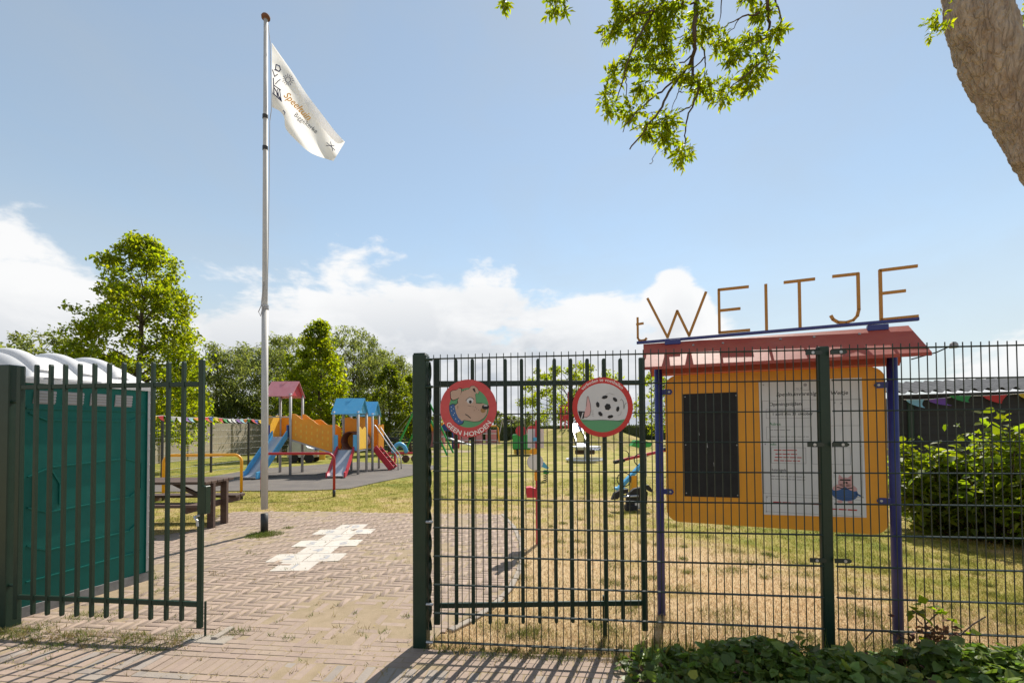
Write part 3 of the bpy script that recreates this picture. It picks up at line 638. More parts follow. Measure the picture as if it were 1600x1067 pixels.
layer(root, 'lettering', 'text_white', fr, .005, texts=[dict(txt='GEEN HONDEN', size=.225, bend=arc_text(.80, -math.pi/2 + .03, False), align='CENTER', bold=.012, y=-.16)])

fr = disc_frame(4.649, 1.706, .203, DD); root = empty('round_sign', GF(4.649, 1.503, DD), 'round white sign with red rim, bare foot and football, verboden te voetballen', 'sign', 'round signs on the gate')
mb = MB(); mb.prism(ell(0, 0, 1, n=56), fr, 0, .004); mb.build('disc', 'sign_red2', root)
Z2 = lambda pts: [((x - 549)/420, (490 - y)/405) for x, y in pts]
layer(root, 'white_field', 'sign_white', fr, .0045, [ell(0, -.02, .835, .82, 44)])
gp_ = [(.835*math.cos(a), -.02 + .82*math.sin(a)) for a in np.linspace(math.pi*1.155, math.pi*1.845, 26)]
layer(root, 'grass_field', 'sign_green', fr, .005, [gp_ + [(.5, -.455), (.1, -.435), (-.3, -.44)]])
layer(root, 'foot', 'sign_pink', fr, .0055, [Z2([(300, 565), (322, 480), (332, 400), (338, 345), (352, 340), (372, 400), (384, 450), (388, 530), (372, 598), (325, 627), (285, 620)])])
pent = lambda cx, cy, rx, ry, rot: Z2([(cx + rx*math.cos(k*2*math.pi/6)*math.cos(rot) - ry*math.sin(k*2*math.pi/6)*math.sin(rot), cy + rx*math.cos(k*2*math.pi/6)*math.sin(rot) + ry*math.sin(k*2*math.pi/6)*math.cos(rot)) for k in range(6)])
layer(root, 'ink', 'ink_black', fr, .006, [Z2([(210, 540), (302, 545), (288, 640), (245, 650), (222, 600)]), pent(622, 488, 46, 48, .2), pent(583, 355, 46, 25, -.25), pent(725, 390, 40, 25, .75), pent(484, 456, 42, 26, 1.4), pent(760, 518, 40, 24, 1.8), pent(520, 582, 40, 26, .85), pent(657, 620, 44, 24, -.2)],
      [(Z2([(388, 530), (372, 598), (325, 627), (285, 620)]), .014), (Z2([(322, 480), (338, 345), (352, 340), (380, 440), (388, 530)]), .012), (Z2([(795, 400), (815, 385), (838, 420), (845, 520)]), .012), (Z2([(845, 515), (860, 450), (880, 440)]), .012), (Z2([(270, 675), (400, 667), (549, 664), (700, 672), (830, 690)]), .012)]
      + [(Z2([(398, y), (425, y + o)]), .008) for y, o in ((538, -4), (560, 2), (580, 6), (600, 10))] + [(Z2([(600, 318), (650, 302), (715, 325)]), .006), (Z2([(760, 608), (800, 590), (808, 550)]), .006)])
layer(root, 'sock_stripe', 'sign_white', fr, .0065, [Z2([(270, 560), (285, 560), (262, 645), (248, 640)])])
layer(root, 'lettering', 'text_white', fr, .005, texts=[dict(txt='verboden te voetballen', size=.155, bend=arc_text(.865, math.pi/2, True), align='CENTER', bold=.004)])

# ================================================================== NOTICE BOARD WITH ROOF
NB = vframe((1.24, 3.97), (2.73, 3.36)); rN = math.atan2(NB.e.y, NB.e.x)
nb = empty('notice_board', NB(.8, 0), 'orange notice board on blue posts under a small red gable roof behind the fence', 'notice board')
for s in (0.0, 1.604):
    mb = MB(); mb.tube([NB(s, -.05), NB(s, 2.12)], .033, 16); mb.build('post', 'board_blue', nb, True)
def rrect(x0, x1, y0, y1, r, n=6):
    o = []
    for cx, cy, a0 in ((x1 - r, y1 - r, 0), (x0 + r, y1 - r, .5), (x0 + r, y0 + r, 1), (x1 - r, y0 + r, 1.5)):
        o += [(cx + r*math.cos(math.pi*(a0 + .5*k/n)), cy + r*math.sin(math.pi*(a0 + .5*k/n))) for k in range(n + 1)]
    return o
mb = MB(); mb.prism(rrect(.052, 1.562, .785, 1.997, .10), NB, -.012, .008); mb.build('panel', 'board_orange', nb)
for s, sg in ((.0, 1), (1.604, -1)):
    for z in (1.86, 1.03):
        mb = MB(); mb.prism([(s + sg*.028, z - .022), (s + sg*.10, z - .022), (s + sg*.112, z), (s + sg*.10, z + .022), (s + sg*.028, z + .022)], NB, .009, .016); k = mb.build('bracket', 'board_blue', nb)
        mb = MB(); mb.prism(ell(s + sg*.085, z, .009, n=8), NB, .0165, .020); mb.build('bolt', 'galv', k)
mb = MB(); mb.prism([(.195, .998), (.605, 1.006), (.601, 1.842), (.194, 1.838)], NB, .009, .014); k = mb.build('blackboard', 'board_black', nb)
layer(k, 'screws', 'galv', NB, .0145, [ell(x, z, .005, n=6) for x in (.21, .59) for z in (1.025, 1.42, 1.815)])
layer(k, 'chalk_marks', 'ink_grey', NB, .0145, [], [([(.37, 1.44), (.375, 1.40)], .006), ([(.37, 1.375), (.37, 1.35)], .004), ([(.31, 1.53), (.315, 1.50)], .004), ([(.42, 1.28), (.422, 1.25)], .003)])
mb = MB(); mb.prism([(.766, .885), (1.43, .905), (1.420, 1.919), (.752, 1.916)], NB, .009, .013); inf = mb.build('info_sheet', 'info_white', nb)
ID = .0137
TX = lambda t, sz, x, z, m, al='LEFT', sh=0: layer(inf, 'lettering', m, NB, ID, texts=[dict(txt=t, size=sz, x=x, y=z, align=al, shear=sh, bold=.012)])
TX("Speeltuinvereniging 't Weitje", .040, .87, 1.80, 'ink_black', sh=.15)
TX('Openingstijden', .036, .82, 1.727, 'ink_black'); TX('1 april t/m 31 oktober', .03, .84, 1.652, 'ink_black')
TX('Adres', .032, .82, 1.575, 'ink_green'); TX('Info', .03, .82, 1.42, 'ink_green'); TX('Huisregels', .026, .82, 1.225, 'ink_black')
# small print too fine to read in the photograph: thin ruled lines
dash = []
for z, x0, x1 in ((1.69, .82, 1.06), (1.54, .83, .96), (1.488, .83, 1.08), (1.185, .83, 1.05), (1.163, .83, 1.05)):
    x = x0
    while x < x1: w = random.uniform(.012, .034); dash.append(([(x, z), (min(x + w, x1), z)], .006)); x += w + .008
tag(layer(inf, 'small_print', 'ink_grey', NB, ID, strokes=dash), kind='stuff')
dash = []
for z, x0, x1 in ((1.385, .85, 1.0), (1.355, .86, 1.0), (1.33, .855, 1.03), (1.305, .85, 1.02)):
    x = x0
    while x < x1: w = random.uniform(.02, .05); dash.append(([(x, z), (min(x + w, x1), z)], .007)); x += w + .01
x = .84
while x < 1.36:
    w = random.uniform(.03, .07)
    for z in ((.985,) if x < 1.1 else (.955,)): dash.append(([(x, z), (x + w, z)], .010))
    x += w + .014
tag(layer(inf, 'red_print', 'ink_red', NB, ID, strokes=dash), kind='stuff')
def frame_lines(x0, x1, z0, z1): return [([(x0, z0), (x1, z0), (x1, z1), (x0, z1), (x0, z0)], .0028)]
fl = []
for q in ((.775, 1.41, 1.05, 1.765), (.80, 1.10, 1.63, 1.70), (.80, 1.10, 1.465, 1.565), (.83, 1.06, 1.285, 1.405), (1.10, 1.34, 1.285, 1.41), (.995, 1.09, 1.84, 1.90), (.79, 1.40, .91, 1.03), (1.22, 1.405, 1.57, 1.76)): fl += frame_lines(*q)
layer(inf, 'ruled_boxes', 'ink_grey', NB, ID, strokes=fl)
layer(inf, 'logo', 'ink_grey', NB, ID, [ell(1.065, 1.88, .012), [(1.03, 1.85), (1.05, 1.85), (1.04, 1.865)]], [([(1.005, 1.855), (1.022, 1.852)], .006)])
# printed piglet figure: pink head and arms, blue trousers
pg = empty  # (keeps the printed shapes as sub-parts of the sheet)
layer(inf, 'print_blue', 'sign_blue', NB, ID, [ell(1.300, 1.075, .082, .058, 24, -.08)], [([(1.37, 1.075), (1.395, 1.06)], .012)])
layer(inf, 'print_pink', 'sign_pink', NB, ID + .0006, [ell(1.305, 1.155, .045, .036, 20), [(1.262, 1.175), (1.268, 1.212), (1.290, 1.190)], [(1.322, 1.190), (1.346, 1.210), (1.346, 1.17)], ell(1.262, 1.118, .04, .02, 16, .5), ell(1.342, 1.118, .04, .02, 16, -.5), ell(1.27, 1.012, .018, .010), ell(1.335, 1.012, .018, .010)])
layer(inf, 'print_ink', 'ink_black', NB, ID + .0012, [ell(1.298, 1.152, .007, n=8), ell(1.314, 1.152, .007, n=8)], [([(1.275, 1.172), (1.335, 1.172)], .010), ([(1.255, 1.118), (1.30, 1.105), (1.345, 1.115)], .006)])
layer(inf, 'screws', 'ink_grey', NB, ID + .0006, [ell(x, z, .006, n=6) for x, z in ((.785, 1.89), (.79, 1.43), (.795, 1.02), (1.40, 1.89), (1.405, 1.42), (1.41, 1.05), (.79, .91), (1.40, .93), (1.25, 1.74), (1.29, 1.735))])
# roof: two sloped boards meeting at the ridge
RS0, RS1 = -.12, 1.735; ez, rz_ = 2.035, 2.265
for sg, nm in ((1, 'front_roof_board'), (-1, 'rear_roof_board')):
    mb = MB(); x0, x1 = RS0, RS1; ov = .0
    A = lambda s, d, z: NB(s, z, d)
    rows = [(0.0, rz_ + .012, 0), (.275, ez + .012, 1), (.275, ez - .012, 1), (0.0, rz_ - .012, 0)]
    vs = [A(x0 + (.035 if e else 0), sg*d, z) for d, z, e in rows] + [A(x1 + (-.0 if e else -.03), sg*d, z) for d, z, e in rows]
    mb.add(vs, [(0, 1, 5, 4), (1, 2, 6, 5), (2, 3, 7, 6), (3, 0, 4, 7), (0, 3, 2, 1), (4, 5, 6, 7)]); rf = mb.build(nm, 'board_red', nb)
    if sg == 1:
        for s in (.28, .5, .9, 1.12, 1.4):
            mb = MB(); c = NB(s, rz_ - .05 + .012, .05*.275/.23); mb.tube([c, c + Vector((0, 0, .006)) + NB.n*.006], .009, 8); mb.build('screw', 'galv', rf)
mb = MB(); mb.bar(NB(.03, ez + .0), NB(1.57, ez + .0), .03, .05); mb.build('cross_beam', 'board_red', nb)
# ridge tube, its saddles and the cut-out letters
mb = MB(); mb.bar(NB(-.175, 2.292), NB(1.766, 2.318), .022, .024, bev=.003); rt = mb.build('ridge_tube', 'board_blue', nb)
for s in (.12, 1.52):
    mb = MB(); mb.box(NB(s, 2.274, .018), (.125, .035, .042), rN, bev=.003); mb.build('saddle', 'board_blue', nb)
LT = {
 't': [[(-.165, 2.507), (-.165, 2.335), (-.155, 2.315), (-.135, 2.308), (-.105, 2.312), (-.094, 2.325)], [(-.172, 2.452), (-.12, 2.456)]],
 'w': [[(-.079, 2.663), (.078, 2.320), (.158, 2.535), (.248, 2.322), (.381, 2.665)]],
 'e': [[(.690, 2.675), (.478, 2.675), (.478, 2.327), (.694, 2.330)], [(.478, 2.505), (.628, 2.507)]],
 'i': [[(.815, 2.675), (.815, 2.318)]],
 't2': [[(.944, 2.678), (1.139, 2.680)], [(1.041, 2.68), (1.041, 2.322)]],
 'j': [[(1.262, 2.684), (1.415, 2.684), (1.415, 2.42), (1.405, 2.375), (1.38, 2.345), (1.335, 2.332), (1.285, 2.338), (1.255, 2.362), (1.243, 2.388)]],
 'e2': [[(1.759, 2.694), (1.548, 2.690), (1.548, 2.332), (1.757, 2.338)], [(1.548, 2.522), (1.688, 2.526)]]}
for k, paths in LT.items():
    mb = MB()
    for i, p in enumerate(paths): mb.stroke(p, .017 if k == 't' else .020, NB, -.008 + (.0012 if i else 0), .016)
    mb.build('cutout_letter', 'letter_orange', nb)
# thin arm with a small lamp at the right eave
e0 = NB(1.70, 2.03, .05)
mb = MB(); tip = NB(1.93, 2.115, .06); mb.tube([e0, e0.lerp(tip, .6) + Vector((0, 0, -.012)), tip], .005, 6); ar = mb.build('lamp_arm', 'wire_green', nb)
mb = MB(); mb.tube([tip + Vector((0, 0, .018)), tip + Vector((0, 0, .006)), tip + Vector((0, 0, -.022))], [.012, .022, .026], 10); mb.build('lamp_head', 'toilet_vent', ar)

# ================================================================== FLAGPOLE AND FLAG
pb = gr(413, 832)
pole = empty('flagpole', pb, 'tall white flagpole with black foot standing on the brick paving', 'flagpole')
ptop = at(415.3, 30, pb.y)
mb = MB(); mb.tube([pb, pb + Vector((0, 0, .29))], .053, 16); mb.build('foot', 'black_paint', pole, True)
mid = pb.lerp(ptop, .045); m2 = pb.lerp(ptop, .43)
mb = MB(); mb.tube([mid, m2], [.050, .046], 18); mb.build('lower_tube', 'white_paint', pole, True)
mb = MB(); mb.tube([m2, pb.lerp(ptop, .44), ptop], [.046, .040, .030], 18); mb.build('upper_tube', 'white_paint', pole, True)
mb = MB(); mb.tube([ptop + Vector((0, 0, -.01)), ptop, ptop + Vector((0, 0, .035)), ptop + Vector((0, 0, .06)), ptop + Vector((0, 0, .07))], [.03, .062, .066, .05, .01], 14); mb.build('cap', 'rust', pole, True)
rope = [at(419, 40, pb.y - .03), at(422, 66, pb.y - .05), at(423.5, 120, pb.y - .05), at(424, 172, pb.y - .05), at(421.5, 190, pb.y - .05), at(420.5, 300, pb.y - .05), at(419, 400, pb.y - .05), at(417.5, 470, pb.y - .05)]
mb = MB(); mb.tube(rope, .005, 6); mb.build('halyard', 'ink_grey', pole)
mb = MB(); mb.tube([at(412, 440, pb.y - .05), at(408, 478, pb.y - .06), at(404, 487, pb.y - .06), at(407, 494, pb.y - .06), at(410, 482, pb.y - .06), at(413, 478, pb.y - .055), at(418, 480, pb.y - .05)], .006, 6); mb.build('rope_coil', 'ink_grey', pole)
for y_ in (480, 183, 232):
    c = at(414.5, y_, pb.y); d = (ptop - pb).normalized(); mb = MB(); mb.tube([c - d*.03, c + d*.03], .052 if y_ == 480 else .041, 14); mb.build('ring', 'toilet_trim' if y_ == 480 else 'black_paint', pole)

def bez(pts, t):
    """Catmull-Rom through 2D points"""
    n = len(pts) - 1; x = min(max(t, 0), 1)*n; i = min(int(x), n - 1); f = x - i
    p = [np.array(pts[max(0, min(n, i + k))], float) for k in (-1, 0, 1, 2)]
    return .5*((2*p[1]) + (-p[0] + p[2])*f + (2*p[0] - 5*p[1] + 4*p[2] - p[3])*f*f + (-p[0] + 3*p[1] - 3*p[2] + p[3])*f**3)
FT = [(424.5, 67), (437, 85), (456, 112), (479, 147), (504, 180), (524, 206), (539, 222)]
FB = [(425, 168), (437, 174), (444, 184), (447, 202), (465, 222), (487, 240), (521, 252)]
def cloth_y(px, py):
    t = ((px - 424)*.6 + (py - 67)*.8)/190; s = ((px - 424)*.8 - (py - 67)*.6)
    return pb.y - .06 - .30*t + .075*math.sin(s*.16 + t*5)*min(1, t*2.2 + .25) + .008*math.sin(s*.31 - t*9)
def cloth(u, v):
    a = bez(FT, u); c = bez(FB, u); p = a*(1 - v) + c*v; return at(p[0], p[1], cloth_y(p[0], p[1]))
fl = empty('flag', at(424, 120, pb.y - .05), 'white playground flag drooping from the top of the flagpole', 'flag')
mb = MB(); mb.grid(cloth, 48, 30); ck = mb.build('cloth', 'flag', fl, True)
# the upper edge is folded over towards the viewer
G = [(424.5, 69), (436, 87), (454, 114), (467, 142), (487, 178), (508, 205), (527, 224), (538, 221)]
def flap(u, v):
    a = bez(FT, u); c = bez(G, u); p = a*(1 - v) + c*v; y0 = cloth_y(*a); y1 = cloth_y(*c) - .05 - .04*math.sin(math.pi*min(1, u))
    return at(p[0], p[1], y0*(1 - v) + y1*v - .012*math.sin(math.pi*v))
mb = MB(); mb.grid(flap, 48, 6); mb.build('folded_edge', 'flag', fl, True)
def ffr(ox, oy, ang):
    c, s = math.cos(R(ang)), math.sin(R(ang))
    def fr(x, y, d=0.0):
        px, py = ox + x*c - y*s*-1, oy + x*s - y*c
        px, py = ox + x*c + y*s, oy + x*s - y*c
        return at(px, py, cloth_y(px, py) - .035)
    return fr
mb = MB(); mb.text('Speeltuin', 15.0, ffr(442, 150, 45), 0, shear=.25, bold=.012); mb.build('lettering', 'ink_orange', fl)
mb = MB(); mb.text('Biggekerke', 10.2, ffr(458.5, 181, 39), 0); mb.build('lettering', 'ink_black', fl)
f_ = ffr(450, 125, 35); mb = MB()
for a in range(24): mb.stroke([(4.2*math.cos(a*math.pi/12), 4.2*math.sin(a*math.pi/12)), (4.2*math.cos((a + 1)*math.pi/12), 4.2*math.sin((a + 1)*math.pi/12))], .9, f_, 0)
for a in range(14): mb.stroke([(6*math.cos(a*math.pi/7), 6*math.sin(a*math.pi/7)), ((8.2 + a % 2)*math.cos(a*math.pi/7), (8.2 + a % 2)*math.sin(a*math.pi/7))], .9, f_, 0)
tag(mb.build('sun_emblem', 'ink_navy', fl), kind='stuff')
f_ = ffr(0, 0, 0); P = lambda *q: [(x/4.27 + 370, -(y/4.268 + 10)) for x, y in q]; mb = MB()
for q, w in ((P((262, 390), (285, 400), (292, 425), (278, 436), (258, 420), (262, 390)), 1.6), (P((238, 425), (252, 470), (272, 455)), 1.5), (P((250, 425), (285, 436)), 1.4), (P((258, 520), (275, 500), (290, 490)), 1.4), (P((250, 530), (292, 560)), 1.5), (P((250, 545), (298, 632)), 1.6), (P((240, 580), (300, 636)), 1.5), (P((262, 560), (272, 605)), 1.4), (P((272, 555), (282, 615)), 1.4), (P((284, 552), (296, 625)), 1.4), (P((244, 480), (248, 580)), 1.6), (P((600, 910), (655, 960)), 1.0), (P((596, 930), (650, 930)), 1.0), (P((625, 905), (640, 965)), 1.0), (P((310, 695), (322, 710), (316, 722)), 1.3)):
    mb.stroke(q, w, f_, 0)
tag(mb.build('playground_emblem', 'ink_navy', fl), kind='stuff')

# ================================================================== PORTABLE TOILET
TA, TB = Vector((-4.10, 3.90, 0)), Vector((-3.78, 4.93, 0))     # near and far corner of the side facing the gate
TF = vframe(TA, TB); tl = TF.len; tw = 1.12
to = empty('portable_toilet', (TA + TB)/2 - TF.n*tw/2, 'green portable toilet with white ribbed roof behind the left gate leaf', 'portable toilet')
z0, z1 = .10, 1.985
mb = MB(); mb.prism([(.0, 0), (tl, 0), (tl, z0), (0, z0)], TF, -tw, .0); mb.build('base', 'pallet_grey', to)
mb = MB(); mb.prism([(.015, z0), (tl - .015, z0), (tl - .015, z1), (.015, z1)], TF, -tw + .015, -.012); wall = mb.build('wall', 'toilet_green', to)
for s in (.0, tl - .045):
    mb = MB(); mb.prism([(s, z0 + .003), (s + .045, z0 + .003), (s + .045, z1 - .005), (s, z1 - .005)], TF, -.05, .004); cp = mb.build('corner_post', 'toilet_green', to)
mb = MB(); mb.prism([(tl - .042, z0 + .01), (tl + .006, z0 + .01), (tl + .006, z1 - .01), (tl - .042, z1 - .01)][::1], lambda s, z, d: TF(s, z, d), .0045, .008); tr = mb.build('corner_trim', 'toilet_trim', to)
for k in range(11):
    mb = MB(); mb.prism(ell(tl - .018, .25 + .16*k, .008, n=6), TF, .0085, .012); mb.build('rivet', 'text_white', tr)
for k in range(4):     # four louvred vents under the roof
    s0_ = .10 + k*.21; mb = MB(); mb.prism([(s0_, 1.80), (s0_ + .155, 1.80), (s0_ + .165, 1.915), (s0_ + .01, 1.915)], TF, -.011, -.006); v = mb.build('vent', 'toilet_vent', to)
    for j in range(4):
        mb = MB(); mb.prism([(s0_ + .004 + j*.002, 1.815 + j*.026), (s0_ + .158 + j*.002, 1.815 + j*.026), (s0_ + .158 + j*.002, 1.827 + j*.026), (s0_ + .004 + j*.002, 1.827 + j*.026)], TF, -.0055, -.0005); mb.build('louvre', 'toilet_trim', v)
def ridge(pts, w=.012): 
    mb = MB(); mb.stroke(pts, w, TF, -.0118, .012); return mb
for pts in ([(.06, 1.76), (tl - .06, 1.76)], [(.08, 1.72), (.2, 1.66), (tl - .2, 1.66), (tl - .08, 1.72)], [(.08, 1.18), (.24, 1.25), (tl - .24, 1.285), (tl - .09, 1.235)], [(.08, .92), (.22, .86), (tl - .2, .90), (tl - .08, .98)], [(.08, .60), (.22, .53), (tl - .2, .56), (tl - .1, .64)], [(.12, 1.18), (.12, .92)], [(.24, 1.22), (.30, 1.1), (.30, .92)], [(tl - .09, 1.235), (tl - .09, .98)], [(.08, .30), (tl - .08, .33)]):
    ridge(pts).build('moulded_ridge', 'toilet_green', wall)
# vaulted translucent roof with three raised ribs
def roof_pt(t, s, lift=0.0):
    """t 0..1 across the vault (from the visible eave to the far one), s along the side"""
    endf = min(1, (s + .02)/.10, (tl + .02 - s)/.16); endf = max(endf, 0)**.5
    h = (.045 + .235*math.sin(math.pi*t)**.75)*(.35 + .65*endf) + lift
    return TF(s, z1 + h, .012 - (tw + .02)*t)
mb = MB(); mb.prism([(-.025, z1 - .012), (tl + .028, z1 - .012), (tl + .028, z1 + .028), (-.025, z1 + .028)], TF, -tw - .012, .016); mb.build('roof_rim', 'toilet_roof', to)
mb = MB(); mb.grid(lambda u, v: roof_pt(u, -.02 + (tl + .04)*v), 28, 30); ro = mb.build('roof', 'toilet_roof', to, True)
for sc in (.18, .50, .80):
    mb = MB()
    def rp(u, v, sc=sc): return roof_pt(.03 + u*.94, sc + (v - .5)*.15, .002 + .05*max(0, math.sin(math.pi*v))**.5*min(1, math.sin(math.pi*(.03 + u*.94))*5))
    mb.grid(rp, 30, 9); mb.build('roof_rib', 'toilet_roof', ro, True)

# ================================================================== PICNIC TABLE
Yt = 7.6; pr = gr(325, 826); X1 = -4.74; X0 = X1 - 1.75
pt = empty('picnic_table', (X1 - .9, 7.66, 0), 'dark brown wooden picnic table partly hidden behind the portable toilet', 'picnic table')
def plank(x0, x1, y, z, w=.135, h=.042, nm='plank'):
    mb = MB(); mb.box(((x0 + x1)/2, y, z), (x1 - x0, w, h), bev=.004); return mb.build(nm, 'dark_wood', pt)
yc = 7.66
for k in range(5): plank(X0, X1, yc - .30 + k*.15, .74, nm='tabletop_plank')
for sg in (-1, 1):
    for k in range(2): plank(X0, X1 + (.10 if sg == -1 else .02), yc + sg*(.46 + k*.15), .43, nm='bench_plank')
for x in (X0 + .25, X1 - .10):
    mb = MB(); mb.bar((x, yc - .34, .69), (x, yc + .34, .69), .06, .09); mb.build('cross_beam', 'dark_wood', pt)
    mb = MB(); mb.bar((x, yc - .68, .37), (x, yc + .68, .37), .06, .09); mb.build('bench_beam', 'dark_wood', pt)
    for sg in (-1, 1):
        mb = MB(); mb.bar((x + .062, yc + sg*.17, .0), (x + .062, yc + sg*.17, .72), .055, .10, up=(1, 0, 0)); mb.build('leg', 'dark_wood', pt)
mb = MB(); mb.bar((X1 - .13, yc, .40), (X1 - .75, yc, .70), .05, .07, up=(0, 1, 0)); mb.build('brace', 'dark_wood', pt)

# ================================================================== BARRIER HOOPS
def hoop(name, label, m, pa, pb_, h, r=.03):
    root = empty(name, (pa + pb_)/2, label, 'barrier', 'tubular barriers'); d = (pb_ - pa).normalized(); up = Vector((0, 0, 1)); pts = [pa + up*.16]; rad = .16
    for k in range(7): a = math.pi/2*k/6; pts.append(pa + up*(h - rad + rad*math.sin(a)) + d*(rad - rad*math.cos(a)))
    for k in range(7): a = math.pi/2*k/6; pts.append(pb_ + up*(h - rad + rad*math.cos(a)) - d*(rad - rad*math.sin(a)))
    pts.append(pb_ + up*.16); mb = MB(); mb.tube(pts, r, 12); mb.build('tube', m, root, True)
    for p in (pa, pb_):
        mb = MB(); mb.tube([p, p + up*.165], r + .004, 12); mb.build('foot', 'black_paint', root, True)
hoop('barrier_hoop', 'yellow tubular barrier hoop with black feet on the grass', 'yellow_paint', gr(255, 782), gr(377, 780), 1.0)
hoop('barrier_hoop', 'red tubular barrier hoop with black feet in front of the slides', 'red_paint', gr(409, 776), gr(522, 776), 1.0)

# ================================================================== PLAY TOWERS
pl = empty('play_tower_set', gr(500, 742), 'orange and blue play towers with slides, ramp, tunnel and steps', 'play tower')
def V(*a): return Vector(a)
def xat(px, Y): return at(px, 700, Y).x
def zat(py, Y, px=480): return at(px, py, Y).z
def tower(cx, cy, w, d, ze, zr, roofm, name, ang=0.0):
    """four posts and a gable roof with its ridge along x"""
    c, s = math.cos(ang), math.sin(ang)
    def tf(x, y, z): return V(cx + x*c - y*s, cy + x*s + y*c, z)
    for sx in (-1, 1):
        for sy in (-1, 1):
            mb = MB(); mb.tube([tf(sx*w/2, sy*d/2, 0), tf(sx*w/2, sy*d/2, ze + .06)], .045, 12); mb.build('post', 'steel_post', pl, True)
    for sy in (-1, 1):
        mb = MB(); o = .09; th = .025
        vs = [tf(-w/2 - o, 0, zr), tf(w/2 + o, 0, zr), tf(w/2 + o - .02, sy*(d/2 + o*.7), ze - .02), tf(-w/2 - o + .02, sy*(d/2 + o*.7), ze - .02)]
        vs += [v - V(0, 0, th) for v in vs]; mb.add(vs, [(0, 1, 2, 3), (7, 6, 5, 4), (0, 4, 5, 1), (1, 5, 6, 2), (2, 6, 7, 3), (3, 7, 4, 0)]); k = mb.build(name, roofm, pl)
        mb = MB(); mb.add([tf(-w*.16, sy*.012, zr + .004), tf(w*.10, sy*.012, zr + .004), tf(-w*.05, sy*.16, zr - .16*(zr - ze)/(d/2 + o*.7) + .012)], [(0, 1, 2)]); mb.build('roof_mark', roofm, k)
    for sx in (-1, 1):
        mb = MB(); x = sx*(w/2 - .02)
        mb.add([tf(x, -d/2, ze), tf(x, d/2, ze), tf(x, 0, zr - .05), tf(x + .02, -d/2, ze), tf(x + .02, d/2, ze), tf(x + .02, 0, zr - .05)], [(0, 1, 2), (5, 4, 3), (0, 3, 4, 1), (1, 4, 5, 2), (2, 5, 3, 0)]); mb.build('gable', 'red_plastic' if roofm == 'red_roof' else roofm, pl)
    mb = MB(); mb.box(tf(0, 0, 0) + V(0, 0, DK[0]), (w, d, .05), ang); mb.build('deck', 'steel_post', pl)
    return tf
# red roofed tower
DK = [1.28]; w1, d1 = .80, .92
Y1 = 16.05; cx1 = (xat(416, Y1) + xat(454.5, Y1))/2
t1 = tower(cx1, Y1 + d1/2, w1, d1, zat(617, Y1 - .1), zat(595.5, Y1 + .45), 'red_roof', 'red_roof_panel')
DK = [.82]; Y2 = 16.0; cx2 = (xat(521.5, Y2) + xat(559.5, Y2))/2; w2 = xat(559.5, Y2) - xat(521.5, Y2)
t2 = tower(cx2, Y2 + .46, w2, .92, zat(645.5, Y2 - .1), zat(622.5, Y2 + .45), 'blue_plastic', 'blue_roof_panel')
Y3 = 17.5; cx3 = (xat(549, Y3) + xat(582, Y3))/2; w3 = xat(582, Y3) - xat(549, Y3)
DK = [.82]
t3 = tower(cx3, Y3 + .42, w3, .85, zat(648.5, Y3 - .1), zat(628, Y3 + .42), 'blue_plastic', 'blue_roof_panel')
# ramp bridge with two wavy orange side panels
def wavy(fr_, pts_top, pts_bot, name, holes=True):
    mb = MB(); poly = pts_bot + pts_top[::-1]; mb.prism(poly, fr_, -.012, .012); o = mb.build(name, 'orange_plastic', pl)
    return o
for dy in (0.0, .80):
    Yr = Y1 + .04 + dy; xa, xb = cx1 + w1/2 + .04, cx2 - w2/2 - .04; ln = xb - xa; F = vframe((xa, Yr), (xb, Y2 + .04 + dy))
    top = []; bot = []
    for k in range(25):
        t = k/24; zt = zat(650, Y1)*(1 - t) + zat(668.5, Y1)*t; zb = zat(686, Y1)*(1 - t) + zat(707, Y1)*t
        top.append((t*F.len, zt + .05*math.sin(t*5*math.pi + .6) + (.06*(1 - t)))); bot.append((t*F.len, zb))
    pa_ = wavy(F, top, bot, 'ramp_side_panel')
    mb = MB(); mb.bar(F(0, bot[0][1] - .03), F(F.len, bot[-1][1] - .03), .05, .05); mb.build('ramp_beam', 'steel_post', pl)
    if dy == 0:
        for k in range(7):
            for j in range(3):
                t = (k + .7)/7.6; zt = top[int(t*24)][1]; zb = bot[int(t*24)][1]; s_ = t*F.len; z_ = zb + (zt - zb)*(.22 + .24*j)
                mb = MB(); mb.prism([(s_ - .018, z_ - .05), (s_ + .018, z_ - .05), (s_ + .018, z_ + .05), (s_ - .018, z_ + .05)], F, .0125, .016); mb.build('slot', 'yellow_plastic', pa_)
mb = MB(); mb.add([V(xa, Y1 + .06, 1.27), V(xb, Y2 + .06, .83), V(xb, Y2 + .82, .83), V(xa, Y1 + .82, 1.27), V(xa, Y1 + .06, 1.23), V(xb, Y2 + .06, .79), V(xb, Y2 + .82, .79), V(xa, Y1 + .82, 1.23)], [(0, 1, 2, 3), (7, 6, 5, 4), (0, 4, 5, 1), (2, 6, 7, 3)]); mb.build('ramp_deck', 'dark_wood', pl)
# guard panels of the red tower
def gpanel(p0, p1, za, zb, m, name, wav=.03):
    F = vframe(p0, p1); n = 16; mb = MB()
    mb.prism([(0, za), (F.len, za)] + [(F.len*(1 - k/n), zb + wav*math.sin(k/n*3*math.pi)) for k in range(n + 1)], F, -.012, .012); return mb.build(name, m, pl)
gpanel(t1(-w1/2 + .05, d1/2, 0)[:2], t1(w1/2 - .05, d1/2, 0)[:2], 1.3, 2.02, 'orange_plastic', 'guard_panel')
gpanel(t1(-w1/2, -d1/2 + .05, 0)[:2], t1(-w1/2, d1/2 - .05, 0)[:2], 1.3, 2.02, 'yellow_plastic', 'guard_panel')
mb = MB(); mb.tube([t1(-w1/2, -d1/2, 1.98), t1(w1/2, -d1/2, 1.98)], .02, 8); mb.build('hand_bar', 'steel_post', pl)
